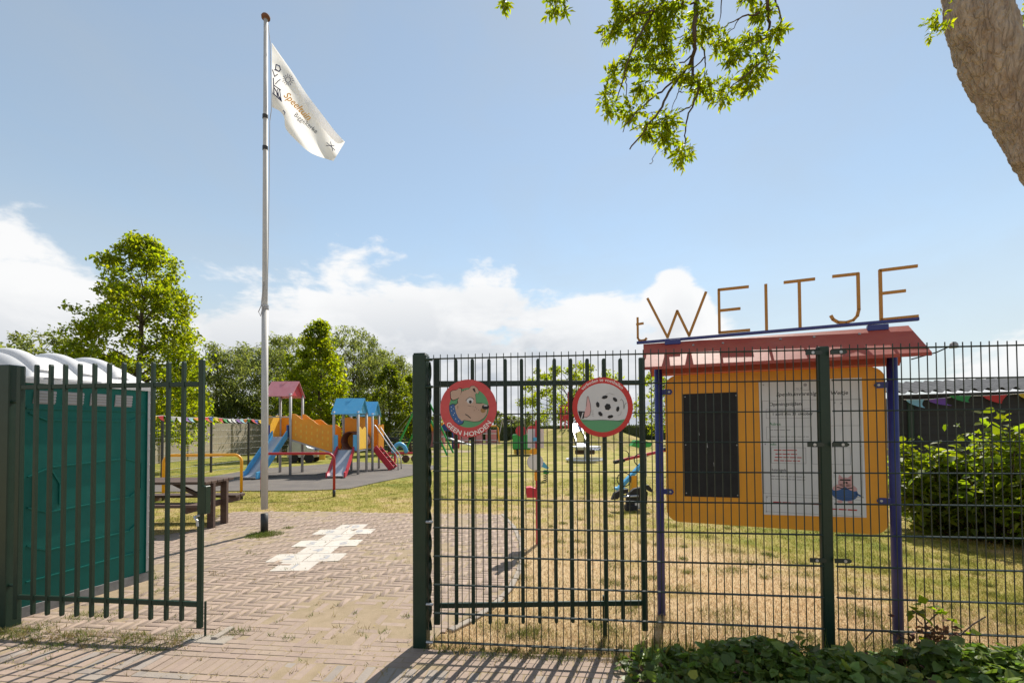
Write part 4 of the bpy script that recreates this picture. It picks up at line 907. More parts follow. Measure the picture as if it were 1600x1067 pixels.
# slides
def slide(top, bot, w, side, name, h=.18):
    """top and bot: centre of the chute, a flat run-out at the foot"""
    dirv = V(bot.x - top.x, bot.y - top.y, 0).normalized(); sd = V(dirv.y, -dirv.x, 0); L_ = (V(bot.x, bot.y, 0) - V(top.x, top.y, 0)).length; n = 14; prof = []
    for k in range(n + 1):
        t = k/n; zz = top.z + (bot.z - top.z)*(t*1.16 if t < .82 else .951 + (1 - .951)*(1 - (1 - (t - .82)/.18)**2)); prof.append((t*L_, zz))
    P_ = lambda s, x, z: V(top.x, top.y, 0) + dirv*s + sd*x + V(0, 0, z)
    mb = MB(); vs = []; fs = []
    for i, (s, z) in enumerate(prof):
        vs += [P_(s, -w/2, z), P_(s, w/2, z), P_(s, w/2, z - .03), P_(s, -w/2, z - .03)]
        if i: k = 4*i; fs += [(k - 4 + j, k - 4 + (j + 1) % 4, k + (j + 1) % 4, k + j) for j in range(4)]
    fs += [(0, 3, 2, 1), (4*n, 4*n + 1, 4*n + 2, 4*n + 3)]; mb.add(vs, fs); ch = mb.build('chute', 'steel', pl)
    for sg in (-1, 1):
        mb = MB(); vs = []; fs = []
        for i, (s, z) in enumerate(prof):
            hh = h*(1 if i < n - 2 else .7); x = sg*(w/2 + .002)
            vs += [P_(s, x, z - .06), P_(s, x, z + hh), P_(s, x + sg*.045, z + hh), P_(s, x + sg*.045, z - .06)]
            if i: k = 4*i; fs += [(k - 4 + j, k - 4 + (j + 1) % 4, k + (j + 1) % 4, k + j) for j in range(4)]
        fs += [(0, 3, 2, 1), (4*n, 4*n + 1, 4*n + 2, 4*n + 3)]; mb.add(vs, fs); mb.build('slide_side', side, pl)
tb = gr(388, 750); slide(V((xat(437, Y1 - .05)), Y1 - .06, 1.31), V(tb.x, tb.y, .10), .50, 'blue_plastic', 'slide', .20)
tb = gr(524, 748); slide(V((xat(540, Y2 - .05)), Y2 - .06, .84), V(tb.x, tb.y, .10), .50, 'red_plastic', 'slide', .14)
for sg in (-1, 1):
    c = t1(sg*.33, -d1/2 - .03, 1.50); mb = MB(); mb.box(c, (.05, .14, .42), bev=.01); mb.build('slide_cheek', 'navy_plastic', pl)
    c = t2(sg*(w2/2 - .09), -.50, 1.09); mb = MB(); mb.box(c, (.13, .05, .54), bev=.015); mb.build('slide_cheek', 'blue_plastic', pl)
# guard panels of the blue towers, tunnel between them
gpanel(t2(w2/2, -.40, 0)[:2], t2(w2/2, .40, 0)[:2], .86, 1.58, 'yellow_plastic', 'crown_panel', .05)
gpanel(t2(-w2/2 + .05, .46, 0)[:2], t2(w2/2 - .05, .46, 0)[:2], .84, 1.95, 'orange_plastic', 'guard_panel')
tz = zat(688.5, Y2 + .5, 548); tr_ = .30
a0 = V(xat(549, Y2 + .6), Y2 + .42, tz); a1 = V(xat(566, Y3 - .1), Y3 - .12, tz)
mb = MB(); n = 28; dv = (a1 - a0).normalized(); sv = V(dv.y, -dv.x, 0).normalized(); vs = []; fs = []
for i, (p, r_) in enumerate(((a0, tr_ + .03), (a0, tr_ - .0), (a1, tr_ - .0), (a1, tr_ + .03))): vs += [p + sv*r_*math.cos(2*math.pi*k/n) + V(0, 0, r_*math.sin(2*math.pi*k/n)) for k in range(n)]
for i, j in ((0, 1), (1, 2), (2, 3), (3, 0)): fs += [(i*n + k, i*n + (k + 1) % n, j*n + (k + 1) % n, j*n + k) for k in range(n)]
mb.add(vs, fs); mb.build('tunnel', 'tunnel', pl, True)
gpanel((xat(558, Y3), Y3), (xat(581, Y3), Y3), .84, 1.98, 'orange_plastic', 'guard_panel')
gpanel((xat(548, Y3), Y3 + .85), (xat(581, Y3), Y3 + .85), .84, 1.9, 'orange_plastic', 'guard_panel')
gpanel((xat(586, Y3), Y3 + .45), (xat(590, Y3), Y3 + .82), .84, 1.7, 'orange_plastic', 'guard_panel')
# steps with steel rails, leading down to the right
sa = V(xat(585, Y3 + .1), Y3 + .1, .86); sbm = gr(611, 735.5); sbt = V(sbm.x, sbm.y + .1, .06)
for dy in (0, .5):
    o = V(0, dy, 0); mb = MB(); mb.bar(sa + o, sbt + o, .04, .22, up=(0, 0, 1)); mb.build('stair_stringer', 'red_plastic', pl)
    mb = MB(); mb.tube([sa + o + V(-.02, 0, .85), sa + o + V(.05, 0, .80), sbt + o + V(.0, 0, .72), sbt + o + V(.16, 0, .55), sbt + o + V(.22, 0, .35), sbt + o + V(.24, 0, -.04)], .022, 8); mb.build('hand_rail', 'steel', pl, True)
for k in range(5):
    c = sa.lerp(sbt, (k + .5)/5) + V(0, .25, .02); mb = MB(); mb.box(c, (.17, .5, .03)); mb.build('tread', 'dark_wood', pl)

# ================================================================== FURTHER PLAY EQUIPMENT
def thing(name, loc, label, cat, group=None): return empty(name, loc, label, cat, group)
def put(root, name, m, f, smooth=False):
    mb = MB(); f(mb); return mb.build(name, m, root, smooth)
up = V(0, 0, 1)
# swing with tyre seat, mostly behind the gate post
Ys = 27; ap = at(657, 622, Ys)
sw = thing('tyre_swing', V(ap.x, Ys, 0), 'green tubular swing frame with a black tyre seat behind the gate post', 'swing')
for sg in (-1, 1):
    for dy in (-.1, 2.6):
        put(sw, 'frame_leg', 'green_plastic', lambda b_: b_.tube([V(ap.x, Ys + dy, ap.z), V(ap.x + sg*1.55, Ys + dy, 0)], .06, 8))
put(sw, 'top_bar', 'green_plastic', lambda b_: b_.tube([V(ap.x, Ys - .2, ap.z), V(ap.x, Ys + 2.8, ap.z)], .06, 8))
tc_ = at(613.5, 686, Ys + 1)
put(sw, 'tyre_seat', 'rubber', lambda b_: b_.tube([tc_ + V(.26*math.cos(a), .26*math.sin(a), 0) for a in np.linspace(0, 2*math.pi, 18)[:-1]], .10, 8, closed=True), True)
for sg in (-1, 1): put(sw, 'chain', 'galv', lambda b_: b_.tube([tc_ + V(sg*.2, 0, .1), V(ap.x, Ys + 1, ap.z)], .012, 5))
# wheeled rocker: blue arch on a red bar with wheels
c = gr(634, 722); rk = thing('rocker_wagon', c, 'low rocking wagon with blue arch, red beam and round wheels on the lawn', 'play rocker')
k_ = c.y/FPX
put(rk, 'beam', 'red_plastic', lambda b_: b_.box(c + V(-.05, 0, .42), (1.55, .12, .10), bev=.02))
put(rk, 'arch', 'blue_plastic', lambda b_: b_.tube([c + V(-.28 + .30*math.cos(a), 0, .42 + .42*math.sin(a)) for a in np.linspace(0, math.pi, 14)], .10, 8), True)
for x in (.0, .42): put(rk, 'wheel', 'dark_wood', lambda b_: b_.tube([c + V(x, -.06, .17), c + V(x, .06, .17)], .17, 16))
put(rk, 'leg', 'red_plastic', lambda b_: b_.box(c + V(-.5, 0, .2), (.08, .1, .4)))
# grey-blue play car half hidden behind the ramp
c = gr(474, 722); cr = thing('play_car', c, 'grey blue toy car with black wheels under the orange ramp', 'play car')
put(cr, 'body', 'steel', lambda b_: b_.prism([(-.6, .25), (.65, .25), (.66, .62), (.35, .70), (.1, .98), (-.45, .98), (-.6, .7)], lambda x, y, d: c + V(x, d, y), -.35, .35))
put(cr, 'bonnet', 'navy_plastic', lambda b_: b_.box(c + V(.42, 0, .60), (.5, .66, .1), bev=.03))
for x in (-.3, .42):
    for y in (-.34, .34): put(cr, 'wheel', 'rubber', lambda b_: b_.tube([c + V(x, y - .06, .22), c + V(x, y + .06, .22)], .22, 16))
put(cr, 'panel', 'yellow_plastic', lambda b_: b_.box(c + V(.85, .1, .6), (.28, .08, 1.0), bev=.02))
# peg totem with discs
c = gr(840.5, 850); tt = thing('ball_game_post', c, 'slim red post with white disc, target board and red box on the lawn', 'game post')
k_ = lambda px, py: at(px, py, c.y)
put(tt, 'post', 'red_plastic', lambda b_: b_.box(V(c.x, c.y, .83), (.05, .05, 1.68), bev=.01))
put(tt, 'target_board', 'info_white', lambda b_: b_.prism([(k_(824.5, 700).x, k_(824, 700).z), (k_(850, 700).x, k_(850, 700).z), (k_(850, 670).x, k_(850, 670).z), (k_(824.5, 670).x, k_(824.5, 670).z)], lambda x, z, d: V(x, c.y + .03 + d, z), 0, .015))
put(tt, 'disc', 'info_white', lambda b_: b_.prism(ell(k_(836, 721.5).x, k_(836, 721.5).z, .105, n=24), lambda x, z, d: V(x, c.y - .03 - d, z), 0, .015))
put(tt, 'disc_rim', 'ink_grey', lambda b_: b_.tube([V(k_(836, 721.5).x + .105*math.cos(a), c.y - .038, k_(836, 721.5).z + .105*math.sin(a)) for a in np.linspace(0, 2*math.pi, 25)[:-1]], .006, 5, closed=True))
put(tt, 'marker', 'yellow_paint', lambda b_: b_.prism(ell(k_(834, 705).x, k_(834, 705).z, .06, .04, 14), lambda x, z, d: V(x, c.y - .03 - d, z), 0, .02))
put(tt, 'marker', 'orange_plastic', lambda b_: b_.box(V(c.x - .02, c.y - .03, k_(836, 743).z), (.045, .04, .12), bev=.01))
put(tt, 'marker', 'blue_plastic', lambda b_: b_.box(V(c.x - .03, c.y - .03, k_(836, 686).z), (.05, .03, .05)))
put(tt, 'ball_box', 'red_plastic', lambda b_: b_.prism([(k_(823, 776).x, k_(823, 776).z), (k_(839, 776).x, k_(839, 776).z), (k_(839.5, 764).x, k_(840, 764).z), (k_(829, 760).x, k_(829, 760).z), (k_(821.5, 761).x, k_(821, 761).z)], lambda x, z, d: V(x, c.y - d, z), -.08, .08))
# blue spring rider
c = gr(852, 752); sr = thing('spring_rider', c, 'small blue and green spring rider beside the red game post', 'spring rider')
cz = at(852, 728, c.y)
put(sr, 'body', 'blue_plastic', lambda b_: b_.prism([(-.10, cz.z - .02), (.06, cz.z - .08), (.10, cz.z - .04), (-.04, cz.z + .12), (-.10, cz.z + .14)], lambda x, z, d: V(cz.x + x, c.y + d, z), -.10, .10))
put(sr, 'seat', 'green_plastic', lambda b_: b_.box(V(cz.x + .02, c.y, .28), (.16, .18, .10), bev=.02))
put(sr, 'spring', 'rubber', lambda b_: b_.tube([V(cz.x + .055*math.cos(a), c.y + .055*math.sin(a), .01 + .25*a/25) for a in np.linspace(0, 25, 60)], .012, 6))
# green and red train front
c = gr(818, 711); gt = thing('play_train', c, 'green toy locomotive with red round front on the far lawn', 'play train')
put(gt, 'body', 'green_plastic', lambda b_: b_.box(c + V(-.1, .4, .75), (1.05, 1.1, .85), bev=.05))
put(gt, 'skirt', 'yellow_plastic', lambda b_: b_.box(c + V(-.05, .4, .2), (1.0, 1.0, .26), bev=.03))
put(gt, 'side_panel', 'info_white', lambda b_: b_.box(c + V(.45, .1, .8), (.5, .1, .7), bev=.02))
for x in (-.15, .5): put(gt, 'round_front', 'red_plastic', lambda b_: b_.tube([c + V(x, -.2, 1.38), c + V(x, .2, 1.38)], .30, 18))
for x in (-.35, -.05): put(gt, 'wheel', 'rubber', lambda b_: b_.box(c + V(x, -.16, .2), (.1, .06, .34)))
# white round picnic table far off
c = gr(915, 721); wt = thing('round_table', c, 'white round table with ring bench on the far lawn', 'table')
put(wt, 'top', 'info_white', lambda b_: b_.tube([c + V(0, 0, .66), c + V(0, 0, .70)], .70, 24))
put(wt, 'stem', 'steel', lambda b_: b_.tube([c, c + V(0, 0, .66)], .07, 10))
put(wt, 'ring_bench', 'info_white', lambda b_: b_.tube([c + V(.85*math.cos(a), .85*math.sin(a), .10) for a in np.linspace(0, 2*math.pi, 28)[:-1]], .06, 6, closed=True))
put(wt, 'base', 'dark_wood', lambda b_: b_.box(c + V(0, .2, .42), (.9, .2, .2), bev=.03))
# mound with slide and red climbing frame
mc = V(at(905, 690, 34).x, 35.5, 0)
def mound(u, v):
    x, y = (u - .5)*15, (v - .5)*13; r = math.hypot(x/6.4 + .12*math.sin(y), y/5.5)
    h = 1.75*max(0, 1 - r*r)**1.6 if r < 1 else 0
    h = min(h, 1.45) + .05*math.sin(x*2.1)*math.sin(y*1.7)*(1 if r < .95 else 0)
    return V(mc.x + x, mc.y + y, h - .03)
mb = MB(); mb.grid(mound, 46, 40); tag(mb.build('grass_mound', 'lawn', None, True), kind='structure')
ms = thing('mound_slide', V(mc.x + .3, 32, 0), 'shiny steel slide running down the front of the grass mound', 'slide')
q0 = at(897, 662, 34.5); q1 = at(905, 684, 32.6); q2 = at(912, 706, 30.2); q2.z = max(q2.z, .06); q3 = at(930, 711, 29.0); q3.z = .12
for nm, sx, m_, hh in (('chute', 0, 'steel', 0), ('slide_side', -.34, 'steel', .22), ('slide_side', .34, 'steel', .22)):
    mb = MB(); vs = []; fs = []
    for i, q in enumerate((q0, q1, q2, q3)):
        hw = .33 if sx == 0 else .03; vs += [q + V(sx - hw, 0, 0), q + V(sx + hw, 0, 0), q + V(sx + hw, 0, hh + .03), q + V(sx - hw, 0, hh + .03)]
        if i: k = 4*i; fs += [(k - 4 + j, k - 4 + (j + 1) % 4, k + (j + 1) % 4, k + j) for j in range(4)]
    mb.add(vs, fs + [(3, 2, 1, 0), (12, 13, 14, 15)]); mb.build(nm, m_, ms)
rc = thing('climber', V(mc.x - 1.2, 36, 1.4), 'red climbing frame standing on top of the grass mound', 'climbing frame')
for px_ in (876, 883, 888, 893):
    p = at(px_, 668, 36 if px_ % 2 else 36.6); q = at(px_, 612 if px_ in (888, 893) else 636, p.y); put(rc, 'post', 'red_plastic', lambda b_: b_.tube([V(p.x, p.y, 1.2), q], .055, 8))
for y_ in (622, 634, 650): put(rc, 'rail', 'red_plastic', lambda b_: b_.tube([at(876 if y_ > 630 else 888, y_, 36.2), at(895, y_, 36.2)], .05, 6))
put(rc, 'panel', 'red_plastic', lambda b_: b_.prism([(at(877, 658, 36).x, at(877, 658, 36).z), (at(889, 654, 36).x, at(889, 654, 36).z), (at(892, 645, 36).x, at(892, 645, 36).z), (at(881, 650, 36).x, at(881, 650, 36).z)], lambda x, z, d: V(x, 36.3 + d, z), 0, .06))
# playhouse and equipment far back, seen through the gate
c = gr(682, 694); c.y = 40; c.x = at(682, 690, 40).x
ph = thing('playhouse', V(c.x, 40, 0), 'small playhouse with orange roof and pink wall far behind the fence', 'playhouse')
put(ph, 'wall', 'red_roof', lambda b_: b_.box(V(c.x, 40, .7), (1.3, 1.4, 1.4)))
put(ph, 'roof', 'orange_plastic', lambda b_: b_.prism([(-1.0, 1.35), (1.0, 1.35), (.7, 2.0), (-.7, 2.0)], lambda x, z, d: V(c.x + x, 40 + d, z), -.9, .9))
put(ph, 'door', 'info_white', lambda b_: b_.box(V(c.x + .1, 39.27, .45), (.5, .05, .9)))
cx_ = at(697, 690, 36).x
cf = thing('climbing_tower', V(cx_, 36, 0), 'small blue and red climbing tower with white slide far behind the dog sign', 'play tower')
put(cf, 'roof', 'navy_plastic', lambda b_: b_.prism([(-.6, 1.35), (.6, 1.35), (.1, 2.1)], lambda x, z, d: V(cx_ + x, 36 + d, z), -.5, .5))
for x in (-.5, .5): put(cf, 'post', 'navy_plastic', lambda b_: b_.tube([V(cx_ + x, 36, 0), V(cx_ + x, 36, 1.5)], .07, 8))
put(cf, 'panel', 'red_plastic', lambda b_: b_.box(V(cx_ + .75, 36.2, .7), (.5, .1, 1.4)))
put(cf, 'slide', 'info_white', lambda b_: b_.bar(V(cx_ - .2, 35.6, .95), V(cx_ + 2.2, 34.6, .25), .4, .08))
cx_ = at(758, 690, 46).x
bn = thing('climbing_net', V(cx_, 46, 0), 'low red climbing structure with a yellow arch far across the lawn', 'play structure')
for x in (-2.2, -.8, .6): put(bn, 'panel', 'red_roof', lambda b_: b_.box(V(cx_ + x, 46, .7), (1.1, .4, 1.3), bev=.05))
for z in (.35, 1.0): put(bn, 'rail', 'info_white', lambda b_: b_.tube([V(cx_ - 2.9, 45.7, z), V(cx_ + 1.2, 45.7, z)], .05, 6))
put(bn, 'arch', 'yellow_paint', lambda b_: b_.tube([V(cx_ + .6, 45.5, 1.75), V(cx_ + 1.1, 45.5, 1.75), V(cx_ + 1.3, 45.5, 1.5), V(cx_ + 1.4, 45.5, 0)], .07, 8))
cx_ = at(802, 690, 48).x
fs_ = thing('swing_frame', V(cx_, 48, 0), 'thin grey A-frame swing set in front of the far hedge', 'swing')
for x in (-1.1, 1.1):
    for sg in (-1, 1): put(fs_, 'leg', 'steel_post', lambda b_: b_.tube([V(cx_ + x, 48, 2.3), V(cx_ + x + sg*.5, 48 + sg*.6, 0)], .05, 6))
put(fs_, 'top_bar', 'steel_post', lambda b_: b_.tube([V(cx_ - 1.2, 48, 2.3), V(cx_ + 1.2, 48, 2.3)], .05, 6))
# seesaws on the right of the gate leaf
def ring(b_, cc, r_, t_, ax='y'): b_.tube([cc + V(r_*math.cos(a), 0, r_*math.sin(a)) for a in np.linspace(0, 2*math.pi, 21)[:-1]], t_, 6, closed=True)
Yb = 13.0; s1_ = at(967, 763, Yb); s2_ = at(1004, 724, Yb + .6)
ss = thing('seesaw', V((s1_.x + s2_.x)/2, Yb + .3, 0), 'light blue seesaw beam with grab rings tilted on the lawn', 'seesaw')
s1_.z = .18; s1_ = at(967, 763, EYE*0 + (gr(967, 772).y)); s2_ = at(1004, 724, s1_.y + .3)
put(ss, 'beam', 'blue_plastic', lambda b_: b_.bar(s1_, s2_, .10, .09, bev=.01))
put(ss, 'seat', 'blue_plastic', lambda b_: b_.bar(s1_ + V(-.10, 0, 0), s1_ + V(.14, 0, .0), .2, .06, bev=.01))
put(ss, 'grab_ring', 'rubber', lambda b_: ring(b_, at(975, 749, s1_.y - .02), .16, .012)); put(ss, 'grab_ring', 'rubber', lambda b_: ring(b_, at(1000, 718, s1_.y + .25), .14, .012))
put(ss, 'support', 'yellow_paint', lambda b_: b_.box(V((s1_*.4 + s2_*.6).x, s1_.y + .15, (s1_*.4 + s2_*.6).z*.5 - .02), (.14, .16, (s1_*.4 + s2_*.6).z - .05), bev=.01))
Yr_ = 15.0; r1_ = at(966, 720, Yr_); r2_ = at(1045, 702, Yr_ + .3)
s3 = thing('seesaw', V((r1_.x + r2_.x)/2, Yr_, 0), 'red seesaw beam lying further back beside the blue seesaw', 'seesaw')
put(s3, 'beam', 'red_plastic', lambda b_: b_.bar(r1_, r2_, .09, .09, bev=.01))
put(s3, 'seat', 'rubber', lambda b_: b_.bar(r1_ + V(-.15, 0, -.05), r1_ + V(.2, 0, .03), .2, .10, bev=.02)); put(s3, 'seat', 'rubber', lambda b_: b_.bar(r2_ + V(-.2, 0, .0), r2_ + V(.15, 0, .05), .2, .10, bev=.02))
put(s3, 'grab_ring', 'rubber', lambda b_: ring(b_, at(975, 711, Yr_), .15, .013))
put(s3, 'support', 'steel_post', lambda b_: b_.box(V((r1_.x + r2_.x)/2, Yr_ + .1, .36), (.12, .12, .72)))
# motorbike spring rider
c = gr(986, 797); mk = thing('spring_rider', c, 'black motorbike shaped spring rider behind the right gate leaf', 'spring rider')
kz = lambda px, py: (at(px, py, c.y).x, at(px, py, c.y).z); mfr = lambda x, z, d: V(x, c.y - d, z)
put(mk, 'body', 'rubber', lambda b_: b_.prism([kz(*p) for p in ((978, 790), (988, 794), (1002, 795), (1010, 786), (1011, 768), (1003, 760), (990, 763), (979, 772))], mfr, -.05, .05))
put(mk, 'mudguard', 'rubber', lambda b_: b_.prism([kz(*p) for p in ((955, 780), (959, 770), (968, 765), (981, 763), (980, 769), (970, 772), (964, 779))], mfr, -.06, .06))
put(mk, 'seat', 'rubber', lambda b_: b_.prism([kz(*p) for p in ((1003, 757), (1012, 757), (1018, 765), (1016, 768), (1008, 764))], mfr, -.09, .09))
put(mk, 'fork', 'steel', lambda b_: b_.tube([at(971, 776, c.y - .07), at(997, 774.5, c.y - .07)], .022, 8))
put(mk, 'badge', 'info_white', lambda b_: b_.prism([kz(*p) for p in ((991, 785), (998, 785), (998, 793), (991, 793))], mfr, .052, .058))
put(mk, 'foot_plate', 'rubber', lambda b_: b_.box(V(c.x, c.y, .05), (.22, .2, .10), bev=.01))
# grey flat bench and green spring seat further back
c = gr(1000, 712); gs = thing('spring_rider', c, 'green leaf shaped spring seat in front of the dark hedge', 'spring rider')
put(gs, 'seat', 'green_plastic', lambda b_: b_.prism([(-.55, .55), (.0, .42), (.5, .5), (.6, .72), (.2, .82), (-.3, .86)], lambda x, z, d: c + V(x, d, z), -.3, .3)); put(gs, 'stem', 'steel_post', lambda b_: b_.tube([c, c + V(0, 0, .45)], .06, 8))

# ================================================================== BOUNDARIES ON THE LEFT
wf = vframe((-16.2, 14), (-16.9, 36)); wr = math.atan2(wf.e.y, wf.e.x)
cw = empty('concrete_wall', wf(8, 0), 'weathered beige concrete plank wall behind the bunting on the left', 'wall')
for k in range(11):
    s = k*2.0
    mb = MB(); mb.box(wf(s, .97), (.14, .14, 1.94), wr, bev=.01); mb.build('post', 'concrete', cw)
    for j in range(5):
        mb = MB(); mb.box(wf(s + 1.0, .19 + j*.385, random.gauss(0, .004)), (1.86, .05, .375), wr, bev=.006); mb.build('plank', 'concrete', cw)
mfa, mfb = gr(253, 749), gr(388, 729.5); mff = vframe((mfa.x, mfa.y), (mfb.x, mfb.y)); L0 = mff.len
mr_ = math.atan2(mff.e.y, mff.e.x)
ss_ = [-(L0*.5), 0.0, mff.inv(330, 700)[0], L0, L0*1.5, L0*2.0]
lf = empty('mesh_fence', mff(0, 0), 'thin dark wire fence with black posts in front of the concrete wall', 'fence')
for s in ss_:
    mb = MB(); mb.box(mff(s, .93), (.06, .06, 1.86), mr_, bev=.006); mb.build('post', 'black_paint', lf)
for a, b_ in zip(ss_, ss_[1:]):
    mb = MB(); n = int((b_ - a)/.1)
    for k in range(n + 1): s = a + (b_ - a)*k/n; mb.tube([mff(s, .04), mff(s, 1.78)], .0022, 3, caps=False)
    for z in np.arange(.05, 1.8, .25): mb.tube([mff(a, z), mff(b_, z)], .003, 3, caps=False)
    tag(mb.build('wire_mesh', 'galv', lf), kind='stuff')
def bunting(name, label, pts, sag, cols, n, size, hang=1.0):
    root = empty(name, (pts[0] + pts[-1])/2, label, 'bunting', 'pennant strings'); path_ = []
    for p, q in zip(pts, pts[1:]):
        path_ += [p.lerp(q, t) - V(0, 0, sag*4*t*(1 - t)) for t in np.linspace(0, 1, 13)[:-1]]
    path_.append(pts[-1]); mb = MB(); mb.tube(path_, .006, 5); mb.build('string', 'text_white', root)
    for i in range(n):
        x = (i + .5)/n*(len(path_) - 1); k = int(x); p = path_[k].lerp(path_[k + 1], x - k); d = (path_[k + 1] - path_[k]).normalized(); nn = V(d.y, -d.x, 0)
        w = size*random.uniform(.42, .55); h = size*random.uniform(.75, 1.1)*hang; cu = random.uniform(-.2, .9)*size; sk = random.uniform(-.1, .5)*size; mb = MB(); vs = []
        for j in range(5):
            t = j/4; cen = p + d*(sk*t*t) + nn*(cu*t*t) - V(0, 0, h*t*(1 - .25*t)); ww = w*(1 - t*.96)
            vs += [cen - d*ww, cen + d*ww + nn*(.04*size)]
        mb.add(vs, [(2*j, 2*j + 1, 2*j + 3, 2*j + 2) for j in range(4)]); mb.build('pennant', PENN[cols[i % len(cols)]], root, True)
    return root
zt = 2.02
bunting('bunting', 'string of coloured pennants along the top of the left fence', [mff(s, zt + .02*math.sin(s)) for s in (ss_[0], 0, ss_[2], L0, L0*1.5, L0*2)], .05, ['white', 'purple', 'aqua', 'orange', 'green', 'red', 'blue', 'yellow', 'red', 'green', 'white'], 44, .24)
# dark slat fence at the back
df = vframe((at(455, 690, 31).x, 31), (at(668, 690, 33).x, 33)); dr = math.atan2(df.e.y, df.e.x)
sf = empty('slat_fence', df(df.len/2, 0), 'dark green horizontal slat fence below the trees behind the play towers', 'fence')
n = int(df.len/1.8)
for k in range(n + 1):
    mb = MB(); mb.box(df(df.len*k/n, .9), (.09, .09, 1.8), dr); mb.build('post', 'black_paint', sf)
mat('slat_green', (.035, .06, .055), .7, (.05, .075, .068), 5)
for j in range(9):
    mb = MB(); mb.box(df(df.len/2, .13 + j*.195, .05), (df.len, .025, .165), dr); mb.build('slat', 'slat_green', sf)
mb = MB(); mb.box(df(df.len/2, 1.83, .02), (df.len, .12, .03), dr); mb.build('top_cap', 'text_white', sf)
# sandy strips on the far lawn
for i, (x0, x1, ya, yb) in enumerate(((-7.5, -.2, 43.5, 47.5), (-7.0, -2.2, 29.6, 33.5), (-7.5, -3.3, 25.0, 27.2))):
    rr = np.random.default_rng(i); b = MB(); pts = [((x0 + x1)/2 + (x1 - x0)/2*math.cos(a)*rr.uniform(.82, 1.08), (ya + yb)/2 + (yb - ya)/2*math.sin(a)*rr.uniform(.82, 1.08)) for a in np.linspace(0, 2*math.pi, 26)[:-1]]
    b.sheet(pts, flat, .008); tag(b.build('sand_patch', 'sand'), kind='structure')

# ================================================================== TREES
def leaf_cloud(centres, radii, n_per, size, rng, flat_=.75, droop=.25):
    P = []; S = []
    for c, r in zip(centres, radii):
        q = rng.normal(size=(n_per, 3)); q /= np.linalg.norm(q, axis=1)[:, None]; q *= (rng.random(n_per)**.6)[:, None]*r; q[:, 2] *= flat_
        P.append(c + q); S.append(size*rng.uniform(.6, 1.25, n_per))
    P = np.concatenate(P); S = np.concatenate(S); return P, S
def tree(name, label, base, top, rad, zb, leafm, nclus=145, nper=54, lsize=.16, cr=.55, shape='oval', seed=1, group=None, trunk=.16, lean=0.0, droop=.3, aspect=.6, open_=0.0, cat='tree'):
    """tapered trunk, limbs reaching towards the leaf clusters, clusters spread through an uneven crown"""
    rng = np.random.default_rng(seed); base = Vector(base); H = top; root = empty(name, base, label, cat, group)
    def env(t):
        if shape == 'oval': return math.sin(math.pi*min(1, max(0, .06 + .90*t)))**.62
        if shape == 'cone': return (1 - t)**.62*min(1, .55 + 1.6*t)
        if shape == 'maple': return (1 - t)**.55*(1.0 if t > .12 else .85) + .05
        if shape == 'column': return min(1, (1 - t)*2.2)**.6*min(1, .5 + 1.7*t)
        return math.sin(math.pi*min(1, .28 + .70*t))**.55
    lobes = rng.normal(size=(9, 3)); lobes /= np.linalg.norm(lobes, axis=1)[:, None]; amp = rng.uniform(-.45, .38, 9)
    cs = []; rs = []
    while len(cs) < nclus:
        t = rng.random()**(1.15 if shape == 'maple' else .9); a = rng.uniform(0, 2*math.pi); f = rng.uniform(.1, 1)**.45*(rng.uniform(.85, 1.22) if shape == 'maple' else rng.uniform(.9, 1.12))
        dv = np.array([math.cos(a), math.sin(a), (t - .45)*1.6]); dv /= np.linalg.norm(dv); k = 1 + sum(am*max(0, dv @ lo)**3 for am, lo in zip(amp, lobes))
        r = rad*env(t)*f*k
        p = np.array([math.cos(a)*r + lean*t, math.sin(a)*r*.9, zb + (H - zb)*t*(1 + .05*(k - 1)) - cr*.3])
        if open_ and rng.random() < open_ and f < .7: continue
        cs.append(p + np.array(base)); rs.append(cr*rng.uniform(.6, 1.25)*(1 - .35*t))
    P, S = leaf_cloud(cs, rs, nper, lsize, rng)
    v, q = leaf_quads(P, S, rng, up=.35, aspect=aspect, droop=droop)
    raw_mesh('crown', v, q, leafm, root)
    mb = MB(); th = zb + (H - zb)*.72; n = 9; tp = [base + V(lean*(i/n)**2 + .06*math.sin(i*1.7 + seed), .05*math.cos(i*2.1 + seed), th*i/n) for i in range(n + 1)]
    mb.tube(tp, [trunk*(1 - .82*i/n) + (.05*trunk*6 if i == 0 else 0) for i in range(n + 1)], 9); mb.build('trunk', 'bark_far', root, True)
    mb = MB()
    for i in rng.choice(len(cs), min(len(cs), 46), replace=False):
        c = Vector(cs[i]); h = max(zb*.75, min(th*.96, c.z - base.z - .45*math.hypot(c.x - base.x, c.y - base.y))); k = h/th*n; j = min(int(k), n - 1); s = tp[j].lerp(tp[j + 1], k - j)
        m_ = s.lerp(c, .5) + V(0, 0, .10*(c - s).length); r0 = trunk*.30*(1 - h/H*.6); mb.tube([s, s.lerp(m_, .5) + V(0, 0, .03), m_, c], [r0, r0*.75, r0*.5, r0*.2], 5)
    mb.build('limbs', 'bark_far', root, True)
    return root
def tr(px, Y, top_px, hw, zb, label, leafm, name='tree', **k):
    b_ = at(px, 700, Y); b_.z = 0; return tree(name, label, b_, at(px, top_px, Y).z, hw/FPX*Y*1.18, zb, leafm, **k)
GT = 'trees beyond the left fence'
tr(210, 17.5, 366, 118, 1.3, 'large yellow green broadleaf tree rising behind the portable toilet', 'leaf_maple', 'maple_tree', nclus=400, nper=80, lsize=.14, cr=.52, shape='maple', seed=11, trunk=.2, group=GT, open_=.2, lean=.35)
tr(52, 24, 518, 92, 1.2, 'rounded green tree at the far left edge above the toilet roof', 'leaf_willow', 'broadleaf_tree', nclus=126, nper=54, lsize=.20, cr=.75, seed=12, group=GT)
